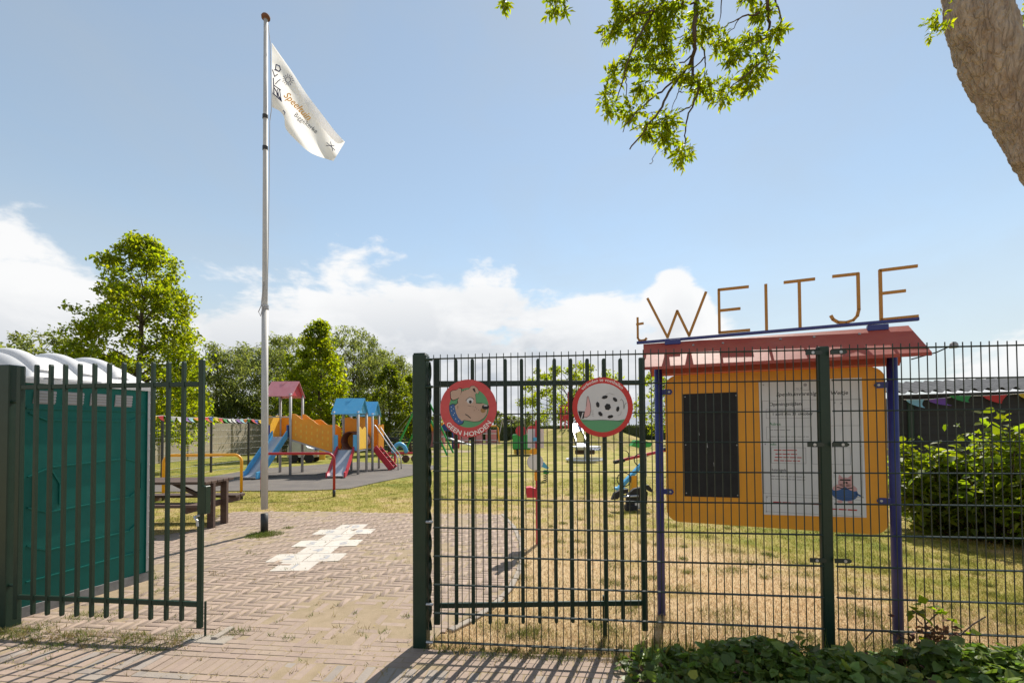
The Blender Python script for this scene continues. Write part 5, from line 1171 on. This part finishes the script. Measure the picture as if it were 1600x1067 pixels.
tr(338, 33, 536, 62, .8, 'feathery green willow just right of the large yellow green tree', 'leaf_willow', 'willow_tree', nclus=189, nper=62, lsize=.30, cr=.85, seed=13, droop=.9, aspect=.25, group=GT)
tr(410, 36, 543, 82, .6, 'feathery green willow behind the flagpole', 'leaf_willow', 'willow_tree', nclus=247, nper=62, lsize=.32, cr=.95, seed=14, droop=.9, aspect=.25, group=GT)
tr(500, 27, 497, 50, .9, 'dense bright green column shaped tree behind the orange ramp', 'leaf_column', 'column_tree', nclus=204, nper=66, lsize=.19, cr=.55, shape='column', seed=15, trunk=.16, group=GT)
tr(452, 38, 522, 50, .6, 'tall thin willow half hidden behind the left side of the column shaped tree', 'leaf_willow', 'willow_tree', nclus=175, nper=55, lsize=.34, cr=.95, seed=16, droop=.8, aspect=.25, group=GT)
tr(552, 37, 516, 57, .6, 'feathery green willow to the right of the column shaped tree', 'leaf_willow', 'willow_tree', nclus=247, nper=62, lsize=.34, cr=.95, seed=17, droop=.8, aspect=.25, group=GT)
tr(598, 40, 552, 55, .6, 'lower feathery willow sloping down towards the gate post', 'leaf_willow', 'willow_tree', nclus=217, nper=55, lsize=.34, cr=.95, seed=18, droop=.8, aspect=.25, group=GT)
tr(608, 29, 570, 26, 1.5, 'small dark green column tree with bare stem by the slat fence', 'leaf_dark', 'column_tree', nclus=97, nper=48, lsize=.18, cr=.5, shape='column', seed=19, trunk=.1, group=GT)
tr(641, 31, 584, 20, 1.3, 'small yellow green column tree next to the gate post', 'leaf_column', 'column_tree', nclus=78, nper=48, lsize=.19, cr=.5, shape='column', seed=20, trunk=.1, group=GT)
for i, (px, Y, tp_, hw, lab) in enumerate(((285, 28, 618, 45, 'low yellow green bush over the wall behind the gate bars'), (372, 34, 622, 45, 'low dark green bush above the concrete wall left of the flagpole'), (455, 33, 606, 52, 'dark green bush behind the red roofed play tower'), (545, 33, 610, 52, 'dark green bush behind the blue roofed play tower'))):
    tr(px, Y, tp_, hw, .3, lab, 'leaf_maple' if i == 0 else 'leaf_dark', 'bush', nclus=106, nper=48, lsize=.2, cr=.7, seed=30 + i, group='bushes along the left boundary', trunk=.08, cat='bush')
tr(893, 48, 567, 92, 2.4, 'airy round crowned tree behind the grass mound', 'leaf_maple', 'broadleaf_tree', nclus=145, nper=59, lsize=.26, cr=.8, shape='oval', seed=40, trunk=.24, open_=.5)
tr(1030, 42, 582, 30, 1.2, 'light airy tree between the gate leaf and the blue post', 'leaf_maple', 'broadleaf_tree', nclus=67, nper=36, lsize=.24, cr=.8, seed=41, trunk=.14)
for i, (px, tp_, hw, lab) in enumerate(((772, 640, 22, 'distant round tree above the hedge right of the dog sign'), (800, 646, 18, 'small distant tree above the hedge between two gate bars'), (832, 643, 22, 'distant round tree left of the grass mound'), (705, 648, 34, 'distant tree clump behind the dog sign'), (1090, 640, 50, 'distant tree hidden mostly behind the notice board'))):
    tr(px, 95, tp_, hw, .3, lab, 'leaf_willow', 'distant_tree', nclus=58, nper=36, lsize=.5, cr=1.1, seed=50 + i, trunk=.2, group='distant trees past the hedge')
# hedge
hx0, hx1, hy = -13.0, 26.0, 57.0; hd_ = empty('hedge', (6, hy, 0), 'long clipped dark green hedge across the far end of the field', 'hedge')
mb = MB(); mb.grid(lambda u, v: V(hx0 + (hx1 - hx0)*u, hy - .55 + .1*math.sin(u*60), 1.62*v), 60, 4); mb.grid(lambda u, v: V(hx0 + (hx1 - hx0)*u, hy - .55 + 1.1*v, 1.62), 60, 3); mb.box(((hx0 + hx1)/2, hy + .05, .8), (hx1 - hx0 - .2, .9, 1.58)); mb.build('core', 'hedge', hd_)
rng = np.random.default_rng(5); n = 16000; P = np.stack([rng.uniform(hx0, hx1, n), hy - .62 + rng.random(n)*.15, rng.uniform(.02, 1.72, n)], 1); k = rng.random(n) < .4; P[k, 1] = hy - .6 + rng.random(k.sum())*1.2; P[k, 2] = 1.6 + rng.random(k.sum())*.16
v, q = leaf_quads(P, .17, rng, up=.2); raw_mesh('leaves', v, q, 'hedge', hd_)

# ---- near tree: leaning trunk at the upper right, hanging branches overhead
nt = empty('leaning_tree', (5.9, 4.3, 0), 'large rough barked tree leaning in at the upper right with hanging leafy branches', 'tree')
TP = [((5.95, 4.35, -.1), .55), ((5.8, 4.3, .9), .43), ((5.55, 4.25, 2.2), .40), ((5.55, 4.2, 3.1), .26), ((5.05, 4.2, 3.85), .235), ((4.60, 4.2, 4.5), .215), ((4.30, 4.18, 5.1), .205), ((4.19, 4.15, 5.6), .21), ((4.10, 4.1, 6.3), .22), ((3.9, 4.1, 7.2), .26), ((3.85, 4.1, 8.4), .16)]
vs = []; fs = []; nr = 110; ns = 420; rngb = np.random.default_rng(3)
tpp = [np.array(p) for p, _ in TP]; trr = [r for _, r in TP]
from mathutils import noise as mnoise
bumps = [(4.05, 3.2, .06, .14, .30), (5.25, 3.1, .05, .2, .3)]
for i in range(ns + 1):
    t = i/ns; c = Vector(bez(tpp, t)); x = t*(len(trr) - 1); k = min(int(x), len(trr) - 2); r0 = trr[k]*(1 - x + k) + trr[k + 1]*(x - k)
    for j in range(nr):
        a = 2*math.pi*j/nr; dirv = V(math.cos(a), math.sin(a), .25*math.cos(a)); p0 = c + dirv*r0
        r = r0*(1 + .10*mnoise.noise(p0*1.6) + .07*mnoise.noise(V(p0.x*7, p0.y*7, p0.z*2.6)) + .22*min(.30, abs(mnoise.noise(V(p0.x*13 + .5*p0.z, p0.y*13, p0.z*4.2)))) + .12*min(.3, abs(mnoise.noise(V(p0.x*27, p0.y*27, p0.z*9 + 3)))) + .02*mnoise.noise(p0*45))
        for z_, a_, am, sz, sa_ in bumps:
            da = (a - a_ + math.pi) % (2*math.pi) - math.pi; r += am*math.exp(-((c.z - z_)/sz)**2 - (da/sa_/2)**2)
        vs.append(c + dirv*r)
    if i: fs += [((i - 1)*nr + j, (i - 1)*nr + (j + 1) % nr, i*nr + (j + 1) % nr, i*nr + j) for j in range(nr)]
mb = MB(); mb.add(vs, fs); mb.build('trunk', 'bark', nt, True)
ZB = lambda x, y: (x/3.333 + 770, y/3.333)
def bpt(x, y, dep): px, py = ZB(x, y); return at(px, py, dep)
BR = [  # polylines traced in the photograph at 3.33x, with the radius at the root and the distance
 ([(1075, -260), (1062, -60), (1058, 60), (1052, 160), (1046, 280), (1000, 372), (935, 455), (880, 560), (800, 665), (710, 782)], .030, 5.0),
 ([(1046, 280), (1040, 385), (1078, 440), (1045, 535), (1003, 660), (1000, 745), (975, 815)], .017, 5.05),
 ([(1052, 200), (1095, 250), (1105, 330), (1090, 420)], .013, 5.1), ([(1105, 300), (1030, 370), (960, 410)], .009, 5.1),
 ([(1000, 372), (900, 460), (790, 545), (700, 640), (675, 690)], .013, 4.9), ([(1045, 545), (960, 590), (860, 640), (800, 690)], .009, 5.1),
 ([(985, 430), (960, 490), (925, 590)], .008, 5.0), ([(970, 480), (1035, 485)], .006, 5.0), ([(880, 760), (850, 800), (818, 855)], .006, 5.0), ([(900, 570), (840, 590), (770, 585)], .007, 4.95),
 ([(1000, -160), (900, -10), (840, 60), (770, 170), (730, 260), (690, 360), (660, 480), (620, 560)], .016, 4.8), ([(1058, 20), (950, 10), (860, 50)], .012, 4.9), ([(990, 10), (930, 110), (830, 220), (740, 260)], .010, 4.85),
 ([(690, 400), (695, 500), (690, 560)], .006, 4.8), ([(840, 60), (740, 80), (640, 140), (600, 180)], .008, 4.8), ([(1035, 290), (960, 340), (880, 330)], .009, 5.0),
 ([(1190, -150), (1190, 40), (1165, 150)], .009, 5.2), ([(1010, 70), (1040, 60)], .007, 5.0), ([(1140, 10), (1060, 130), (980, 190), (900, 220)], .009, 5.1),
 ([(1480, -190), (1430, 0), (1442, 110), (1428, 215), (1415, 300), (1330, 380), (1230, 462)], .018, 4.6), ([(1392, 68), (1290, 95), (1190, 150)], .010, 4.65), ([(1290, 95), (1215, 190)], .006, 4.7), ([(1465, 0), (1500, 90), (1490, 150), (1450, 200)], .009, 4.6), ([(1430, 190), (1350, 235), (1255, 235)], .008, 4.65), ([(1420, 290), (1440, 340)], .006, 4.6), ([(1330, 0), (1290, 20), (1270, 20)], .006, 4.8),
 ([(400, -150), (340, -20), (325, 40)], .008, 4.6), ([(120, -160), (70, -30), (60, 20)], .008, 4.6)]
# limbs that carry the branches back to the trunk (above the frame)
top_ = Vector(TP[8][0])
for (dst, r0, r1) in ((bpt(1075, -260, 5.0), .10, .032), (bpt(1480, -190, 4.6), .08, .020), (bpt(1000, -160, 4.8), .07, .018), (bpt(400, -150, 4.6), .06, .012), (bpt(120, -160, 4.6), .05, .010), (bpt(1190, -150, 5.2), .05, .012)):
    m1 = top_.lerp(dst, .35) + V(0, 0, .55); m2_ = top_.lerp(dst, .72) + V(0, 0, .5); mb = MB(); mb.tube([top_, m1, m2_, dst], [r0, r0*.7, (r0 + r1)*.45, r1], 10); mb.build('limb', 'bark', nt, True)
twp = []
mb = MB()
for pts, r0, dep in BR:
    q = [bpt(x, y, dep + .16*math.sin(i*1.3 + dep*9)) for i, (x, y) in enumerate(pts)]; dn = []; m = max(4, len(q)*4)
    for i in range(m + 1): dn.append(Vector(bez([tuple(p) for p in q], i/m)) + V(random.gauss(0, .006), random.gauss(0, .006), random.gauss(0, .006)))
    mb.tube(dn, [max(.0035, r0*(1 - .75*i/m)) for i in range(m + 1)], 6); twp += dn
tag(mb.build('twigs', 'twig', nt, True), kind='stuff')
CL = [(620, 165, 55, 45), (720, 80, 85, 75), (830, 50, 90, 80), (905, 130, 75, 70), (840, 240, 100, 55), (805, 345, 85, 45), (700, 320, 35, 35), (635, 410, 42, 55), (600, 535, 55, 55), (720, 590, 65, 45), (790, 470, 60, 42), (905, 350, 45, 35), (985, 395, 45, 35), (1090, 60, 45, 65), (1100, 170, 55, 45), (1010, 215, 38, 35), (1185, 225, 55, 55), (1080, 450, 55, 65), (1200, 480, 65, 60), (790, 680, 45, 45), (900, 640, 65, 60), (890, 735, 65, 48), (980, 810, 65, 48), (1400, 85, 50, 45), (1480, 170, 45, 38), (1355, 200, 55, 45), (1255, 290, 50, 42), (1390, 330, 70, 55), (1350, 420, 60, 45), (335, 35, 58, 45), (62, 15, 22, 26), (960, 30, 55, 30), (650, 35, 25, 28), (1330, -5, 40, 10), (760, 190, 40, 50), (880, 285, 60, 30)]
rng = np.random.default_rng(21); LP = []; LD = []; LS = []
def compound(p, d, size):
    """a compound leaf: terminal leaflet and pairs along the stalk"""
    d = d/np.linalg.norm(d); s = np.cross(d, rng.normal(size=3)); s /= np.linalg.norm(s)
    LP.append(p + d*size*1.1); LD.append(d); LS.append(size*1.05)
    for k in (.45, .85):
        for sg in (-1, 1): LP.append(p + d*size*k); LD.append(d*.75 + s*sg*.8 + np.array([0, 0, -.15])); LS.append(size*rng.uniform(.75, 1))
twa = np.array([tuple(p) for p in twp])
for cx, cy, rx, ry in CL:
    px, py = ZB(cx, cy); dep = 4.6 if cx > 1225 or cx < 500 else 4.95
    ctr = np.array(at(px, py, dep)); sx, sy = rx/3.333/FPX*dep, ry/3.333/FPX*dep; nl = int(10 + rx*ry/92)
    for _ in range(nl):
        q = rng.normal(size=3); q /= np.linalg.norm(q); q *= rng.random()**.45; o = np.array([q[0]*sx, q[1]*(sx + sy)*.6, q[2]*sy])
        d = o*1.2/max(sx, .02) + np.array([0, 0, -.55]) + rng.normal(size=3)*.45; compound(ctr + o - d/np.linalg.norm(d)*.05, d, rng.uniform(.05, .085))
# a few leaves beside the trunk and crown above the frame
for px, py, dep, r, nl in ((1467, 22, 4.0, .06, 12), (1473, 42, 4.0, .08, 14), (1598, 30, 4.6, .1, 20), (1460, 48, 4.0, .03, 4)):
    c_ = np.array(at(px, py, dep))
    for _ in range(nl): compound(c_ + rng.normal(size=3)*r*.5, rng.normal(size=3) + np.array([-.5, 0, -.3]), .05)
for _ in range(900):
    a = rng.uniform(0, 2*math.pi); rr = rng.random()**.5*2.6; compound(np.array([3.6 + rr*math.cos(a), 4.6 + rr*math.sin(a), 8.5 + rng.random()*2.0]), rng.normal(size=3) + np.array([0, 0, -.4]), .12)
LP = np.array(LP); LD = np.array(LD); LD /= np.linalg.norm(LD, axis=1)[:, None]
v, q = leaf_quads(LP, np.array(LS), rng, up=.25, aspect=.42, dirs=LD*1.6); raw_mesh('foliage', v, q, 'leaf_near', nt)

# ================================================================== SHED, SHRUBS AND BUNTING ON THE RIGHT
sA, sB = at(1398, 690, 9.6), at(1700, 690, 8.3); SF = vframe((sA.x, sA.y), (sB.x, sB.y)); sR = math.atan2(SF.e.y, SF.e.x); SL = SF.len + 3
sh = empty('shed', SF(SL/2, 0, -1.5), 'black boarded shed with grey corrugated roof behind the leafy shrubs', 'shed')
wz = 2.16
mb = MB(); mb.prism([(0, 0), (SL, 0), (SL, wz - .01), (0, wz - .01)], SF, -3.0, -.03); mb.build('wall', 'shed_black', sh)
for j in range(11):
    z = j*.197; mb = MB(); mb.add([SF(-.01, z, -.012), SF(SL, z, -.012), SF(SL, z + .195, -.026), SF(-.01, z + .195, -.026), SF(-.01, z, -.029), SF(SL, z, -.029), SF(SL, z + .195, -.029), SF(-.01, z + .195, -.029)], [(0, 1, 2, 3), (0, 4, 5, 1), (2, 6, 7, 3), (0, 3, 7, 4)]); mb.build('board', 'shed_black', sh)
mb = MB(); mb.box(SF(SL/2 - .05, wz + .0, .02), (SL + .1, .03, .05), sR); mb.build('eaves_board', 'shed_black', sh)
def rfp(u, v):
    s = -.15 + (SL + .2)*u; dd = .12 - 3.2*v; return SF(s, wz + .07 + .42*v + .036*math.sin(s*2*math.pi/.19), dd)
mb = MB(); mb.grid(rfp, int(SL/.19*10), 6); mb.build('corrugated_roof', 'shed_roof', sh, True)
def sz(px, py, d=.08): s, z = SF.inv(px, py, d); return SF(s, z, d)
bt = bunting('bunting', 'loose string of purple, green and red pennants across the black shed wall', [sz(1412, 624), sz(1500, 618), sz(1640, 610)], .03, ['aqua', 'purple', 'green', 'red', 'yellow'], 5, .34, .62)
sp_ = sz(1424, 690, .03)
mb = MB(); mb.box(V(sp_.x, sp_.y, 1.05), (.09, .09, 2.1), sR, bev=.008); tag(mb.build('fence_post', 'green_paint'), 'dark post standing against the left end of the black shed', 'post')
def shrub(px, Y, top_px, hw, label, n, seed, ls=.13, m='leaf_shrub'):
    rng = np.random.default_rng(seed); b0 = at(px, 700, Y); b0.z = 0; H = at(px, top_px, Y).z; rad = hw/FPX*Y; root = empty('shrub', b0, label, 'shrub', 'shrubs in front of the shed'); mb = MB(); tips = []
    for i in range(34):
        a = rng.uniform(0, 2*math.pi); f = rng.random()**.5; h = H*rng.uniform(.55, 1.0)*(1 - .35*f*f); e = np.array([b0.x + rad*f*math.cos(a), b0.y + rad*.8*f*math.sin(a), h]); s = np.array([b0.x + .25*rad*math.cos(a)*f, b0.y + .2*rad*math.sin(a)*f, 0]); m_ = (s*.4 + e*.6) + np.array([0, 0, .15*h])*(1 - f); pts = [bez([tuple(s), tuple(m_), tuple(e)], t) for t in np.linspace(0, 1, 7)]
        mb.tube([Vector(p) for p in pts], [.013*(1 - .7*k/6) for k in range(7)], 5); tips.append(pts)
    mb.build('stems', 'twig', root)
    P = []; D = []
    for _ in range(n):
        pts = tips[rng.integers(len(tips))]; t = rng.random()**.6; p = bez([tuple(x) for x in pts], t) + rng.normal(size=3)*np.array([.10, .10, .07]); d = rng.normal(size=3); d[2] = d[2]*.4 - .25; P.append(p); D.append(d/np.linalg.norm(d))
    P = np.array(P); P[:, 2] = np.maximum(P[:, 2], .06); v, q = leaf_hearts(P, ls*rng.uniform(.5, 1.2, n), rng, up=.6, aspect=.68, dirs=np.array(D)); raw_mesh('leaves', v, q, m, root); return root
shrub(1555, 6.35, 646, 92, 'tall leafy yellow green shrub in front of the black shed wall', 1900, 61)
shrub(1452, 7.0, 682, 62, 'leafy green shrub beside the right blue post of the notice board', 1300, 62, .14)
shrub(1640, 5.9, 690, 80, 'leafy green shrub at the right edge behind the mesh fence', 1200, 63)
shrub(1500, 6.7, 740, 75, 'low dark leafy shrub between the two taller shrubs', 1500, 64, .13, 'leaf_dark')

# ================================================================== GROUND COVER IN FRONT OF THE FENCE
rng = np.random.default_rng(9)
def gz(x, y): return .14*max(0, min(1, (x - .62)/.5))*max(0, min(1, (fy(x) + .04 - y)/.35)) + .02*math.sin(x*5 + y*7)*(1 if x > .9 else 0)
mb = MB(); mb.grid(lambda u, v: V(.62 + 3.9*u, (fy(.62 + 3.9*u) + .02)*(1 - v) + 1.4*v, gz(.62 + 3.9*u, (fy(.62 + 3.9*u) + .02)*(1 - v) + 1.4*v) - .004), 40, 16); tag(mb.build('planting_bed', 'soil', None, True), kind='structure')
def patch(n, x0, x1, y0, hmax, ls, name, m, label, seed, aspect=.85):
    rng = np.random.default_rng(seed); P = []; D = []
    while len(P) < n:
        x = rng.uniform(x0, x1); y = rng.uniform(y0, fy(x) + .03)
        edge = min(1, (x - .58)/.5); 
        if rng.random() > edge or mnoise.noise(V(x*3.1, y*3.6, 4.2)) > .32: continue
        h = hmax*(.55 + .45*mnoise.noise(V(x*2.2, y*2.6, seed)))*min(1, .45 + (fy(x) + .05 - y)*2.0)*max(.3, edge); z = gz(x, y) + h*rng.random()**.5; P.append((x, y, z)); D.append((rng.normal()*.8, rng.normal()*.8 - .35, -.15 + rng.normal()*.3))
    v, q = leaf_hearts(np.array(P), ls*rng.uniform(.45, 1.3, n), rng, up=.75, aspect=aspect, dirs=np.array(D)); return tag(raw_mesh(name, v, q, m), label, None, None, 'stuff')
patch(5200, .66, 2.95, 2.05, .28, .064, 'ground_cover', 'leaf_ivy', 'dark green leafy ground cover along the foot of the mesh fence', 71)
patch(4200, 2.45, 4.4, 1.9, .15, .055, 'ground_cover', 'leaf_shrub', 'sunlit mixed leafy ground cover at the lower right corner', 72)
patch(260, .7, 2.7, 2.1, .29, .05, 'ground_cover', 'leaf_yellow', 'few pale yellow green leaves among the dark ground cover', 75, .8)
patch(200, .7, 2.7, 2.1, .24, .05, 'fallen_leaves', 'leaf_brown', 'few dead brown leaves among the dark ground cover', 76, .6)
patch(520, 2.55, 4.3, 1.9, .14, .05, 'fallen_leaves', 'leaf_yellow', 'yellow leaves among the ground cover at the lower right', 73, .7)
patch(420, 2.2, 3.2, 2.35, .19, .05, 'fallen_leaves', 'leaf_brown', 'withered red brown leaves among the ground cover', 74, .5)
# young bramble shoot by the fence
r0 = at(1432, 1010, 2.93); shb = empty('bramble_shoot', V(r0.x, r0.y, .05), 'young green bramble shoot with red brown withered leaves in front of the right blue post', 'plant')
mb = MB(); st = [[at(*p, 2.93) for p in pp] for pp in (((1440, 1010), (1447, 985), (1444, 965), (1425, 953)), ((1446, 975), (1462, 960), (1475, 950)), ((1445, 980), (1470, 990), (1500, 992), (1520, 975), (1540, 963)), ((1350, 1000), (1365, 985), (1385, 985), (1420, 1000)))]
for pts in st: mb.tube(pts, .004, 5)
mb.build('stem', 'twig', shb)
P = []; D = []
for px, py, k in ((1425, 953, 3), (1448, 945, 4), (1470, 955, 3), (1436, 962, 2), (1500, 982, 3), (1432, 985, 2), (1505, 985, 2), (1420, 944, 2)):
    for _ in range(k): P.append(tuple(at(px + random.gauss(0, 6), py + random.gauss(0, 4), 2.93 + random.gauss(0, .03)))); D.append((random.gauss(0, 1), random.gauss(-.3, .6), random.gauss(-.2, .3)))
v, q = leaf_quads(np.array(P), .07, rng, up=.8, aspect=.85, dirs=np.array(D)); raw_mesh('leaves', v, q, 'leaf_shrub', shb)
P = np.array([tuple(at(1458 + 22*rng.normal(), 990 + 10*rng.normal() - 0, 2.93 + .05*rng.normal())) for _ in range(90)]); v, q = leaf_quads(P, .045, rng, up=.2, aspect=.5, droop=.6); raw_mesh('withered_leaves', v, q, 'leaf_brown', shb)

# ================================================================== GRASS BLADES AND WEEDS
def blades(name, pts, h, w, m, label, rng, lean=.5):
    n = len(pts); a = rng.uniform(0, 2*math.pi, n); h = h*rng.uniform(.5, 1.3, n); s = np.stack([np.cos(a), np.sin(a), np.zeros(n)], 1)*(w*rng.uniform(.6, 1.3, n))[:, None]
    ln = rng.normal(size=(n, 3))*lean; ln[:, 2] = 1; ln /= np.linalg.norm(ln, axis=1)[:, None]; tip = pts + ln*h[:, None]
    v = np.stack([pts - s, pts + s, tip], 1).reshape(-1, 3); q = np.arange(3*n).reshape(-1, 3); return tag(raw_mesh(name, v, q, m), label, None, None, 'stuff')
rng = np.random.default_rng(31); pts = []
while len(pts) < 240000:
    n = 60000; y = 2.95 + (14 - 2.95)*rng.random(n)**2.5; x = rng.uniform(-1, 1, n)*(y*1.15 + .3); pts += [(a, c) for a, c in zip(x, y) if c > fy(a) - .02 and a > -12]
pts = np.array(pts[:240000]); 
def vin(x, y, poly):
    r = np.zeros(len(x), bool)
    for i in range(len(poly)):
        (x0, y0), (x1, y1) = poly[i][:2], poly[i - 1][:2]
        r ^= ((y0 > y) != (y1 > y)) & (x < (x1 - x0)*(y - y0)/((y1 - y0) or 1e-9) + x0)
    return r
keep = ~vin(pts[:, 0], pts[:, 1], PATH) & ~vin(pts[:, 0], pts[:, 1], [(p.x, p.y) for p in MATP]) & ~((pts[:, 1] < 3.9) & (pts[:, 0] < -.6)); pts = pts[keep]
blades('lawn_grass', np.concatenate([pts, np.zeros((len(pts), 1))], 1), .030 + .0018*pts[:, 1], .0016 + .00034*pts[:, 1], 'blades', 'short dry lawn grass behind the fence', rng, .8)
mat('weed', (.11, .165, .02), .7, (.19, .19, .045), 3, .7, island=.4, trans=.35, spec=.2)
mat('straw', (.36, .27, .12), .8, (.26, .21, .08), 9, .9, island=.4, trans=.25, spec=.2)
T1 = []; rl = np.random.default_rng(77)
for _ in range(170):
    y_ = 3.2 + 8*rl.random()**1.6; x_ = rl.uniform(-.3, 1.15)*y_
    if y_ < fy(x_) + .05 or poly_in(x_, y_, PATH): continue
    r_ = rl.uniform(.05, .22)
    for _k in range(int(60 + 500*r_)): a_ = rl.uniform(0, 6.283); q_ = r_*rl.random()**.8; T1.append((x_ + q_*math.cos(a_), y_ + q_*math.sin(a_), 0))
mat('tuft', (.13, .17, .03), .8, (.26, .24, .07), 2, .8, island=.35, trans=.35, spec=.15)
blades('lawn_tufts', np.array(T1), .055, .0026, 'tuft', 'taller green tufts scattered in the dry lawn', rl, .6)
W1 = []; W2 = []
def clump(x, y, r, n, arr):
    for _ in range(n): a = rng.uniform(0, 2*math.pi); rr = r*rng.random()**.7; arr.append((x + rr*math.cos(a), y + rr*math.sin(a)*.8, .008))
for _ in range(210):      # weedy verge along the left leaf
    px, py = rng.uniform(-20, 300), 0; x = rng.uniform(-4.4, -2.35); y = fy(x) - .02 - rng.random()**1.6*.24 + rng.normal()*.03; clump(x, y, rng.uniform(.03, .09), int(rng.uniform(12, 34)), W1 if rng.random() < .5 else W2)
for px, py, r, n in ((415, 836, .26, 1500), (404, 839, .2, 700), (450, 826, .1, 160), (660, 1003, .12, 60), (700, 1010, .2, 120), (275, 995, .12, 130), (350, 993, .12, 140), (375, 990, .08, 70), (390, 866, .05, 30), (400, 868, .06, 24), (635, 965, .05, 24), (150, 965, .16, 160), (40, 985, .22, 260), (280, 812, .35, 380), (330, 810, .2, 160), (450, 1000, .05, 30), (600, 990, .05, 24), (555, 960, .04, 20), (245, 905, .08, 60), (250, 925, .06, 40), (310, 972, .06, 50), (90, 1015, .1, 80), (200, 1012, .1, 70), (120, 965, .1, 90)):
    c = gr(px, py); clump(c.x, c.y, r, n, W1)
for _ in range(60):       # strip at the foot of the mesh fence
    x = rng.uniform(-.55, 1.0); y = fy(x) + rng.normal()*.035 - .02; clump(x, y, .07, 26, W1 if rng.random() < .55 else W2)
for _ in range(800):      # sprouts and straw in the joints
    k = bricks[rng.integers(len(bricks))]; 
    if inview(k[0], k[1]): clump(k[0] + rng.normal()*.1, k[1] + rng.normal()*.1, .03, int(rng.uniform(2, 9)), W1 if rng.random() < .3 else W2)
G3 = np.array([(x_, fy(x_) - .05 - rng.random()*.75, .12) for x_ in rng.uniform(.75, 4.2, 900)]); blades('weeds', G3, .22, .0035, 'weed', 'thin grass stalks among the ground cover', rng, .45)
for nm, A_, m, lab in (('weeds', W1, 'weed', 'green weeds in the paving joints and along the gate'), ('weeds', W2, 'straw', 'dry yellow weeds in the paving joints and along the gate')):
    A_ = np.array(A_); blades(nm, A_, .045, .0028, m, lab, rng, .75)
# dry litter scattered over the paving
n = 1600; P = []
while len(P) < n:
    k = bricks[rng.integers(len(bricks))]
    if inview(k[0], k[1]): P.append((k[0] + rng.normal()*.15, k[1] + rng.normal()*.15, .022 + rng.random()*.004))
v, q = leaf_quads(np.array(P), rng.uniform(.006, .022, n), rng, up=2.5, aspect=.6, dirs=np.concatenate([rng.normal(size=(n, 2)), np.zeros((n, 1))], 1)); tag(raw_mesh('leaf_litter', v, q, 'straw'), 'dry leaf litter scattered on the bricks', None, None, 'stuff')
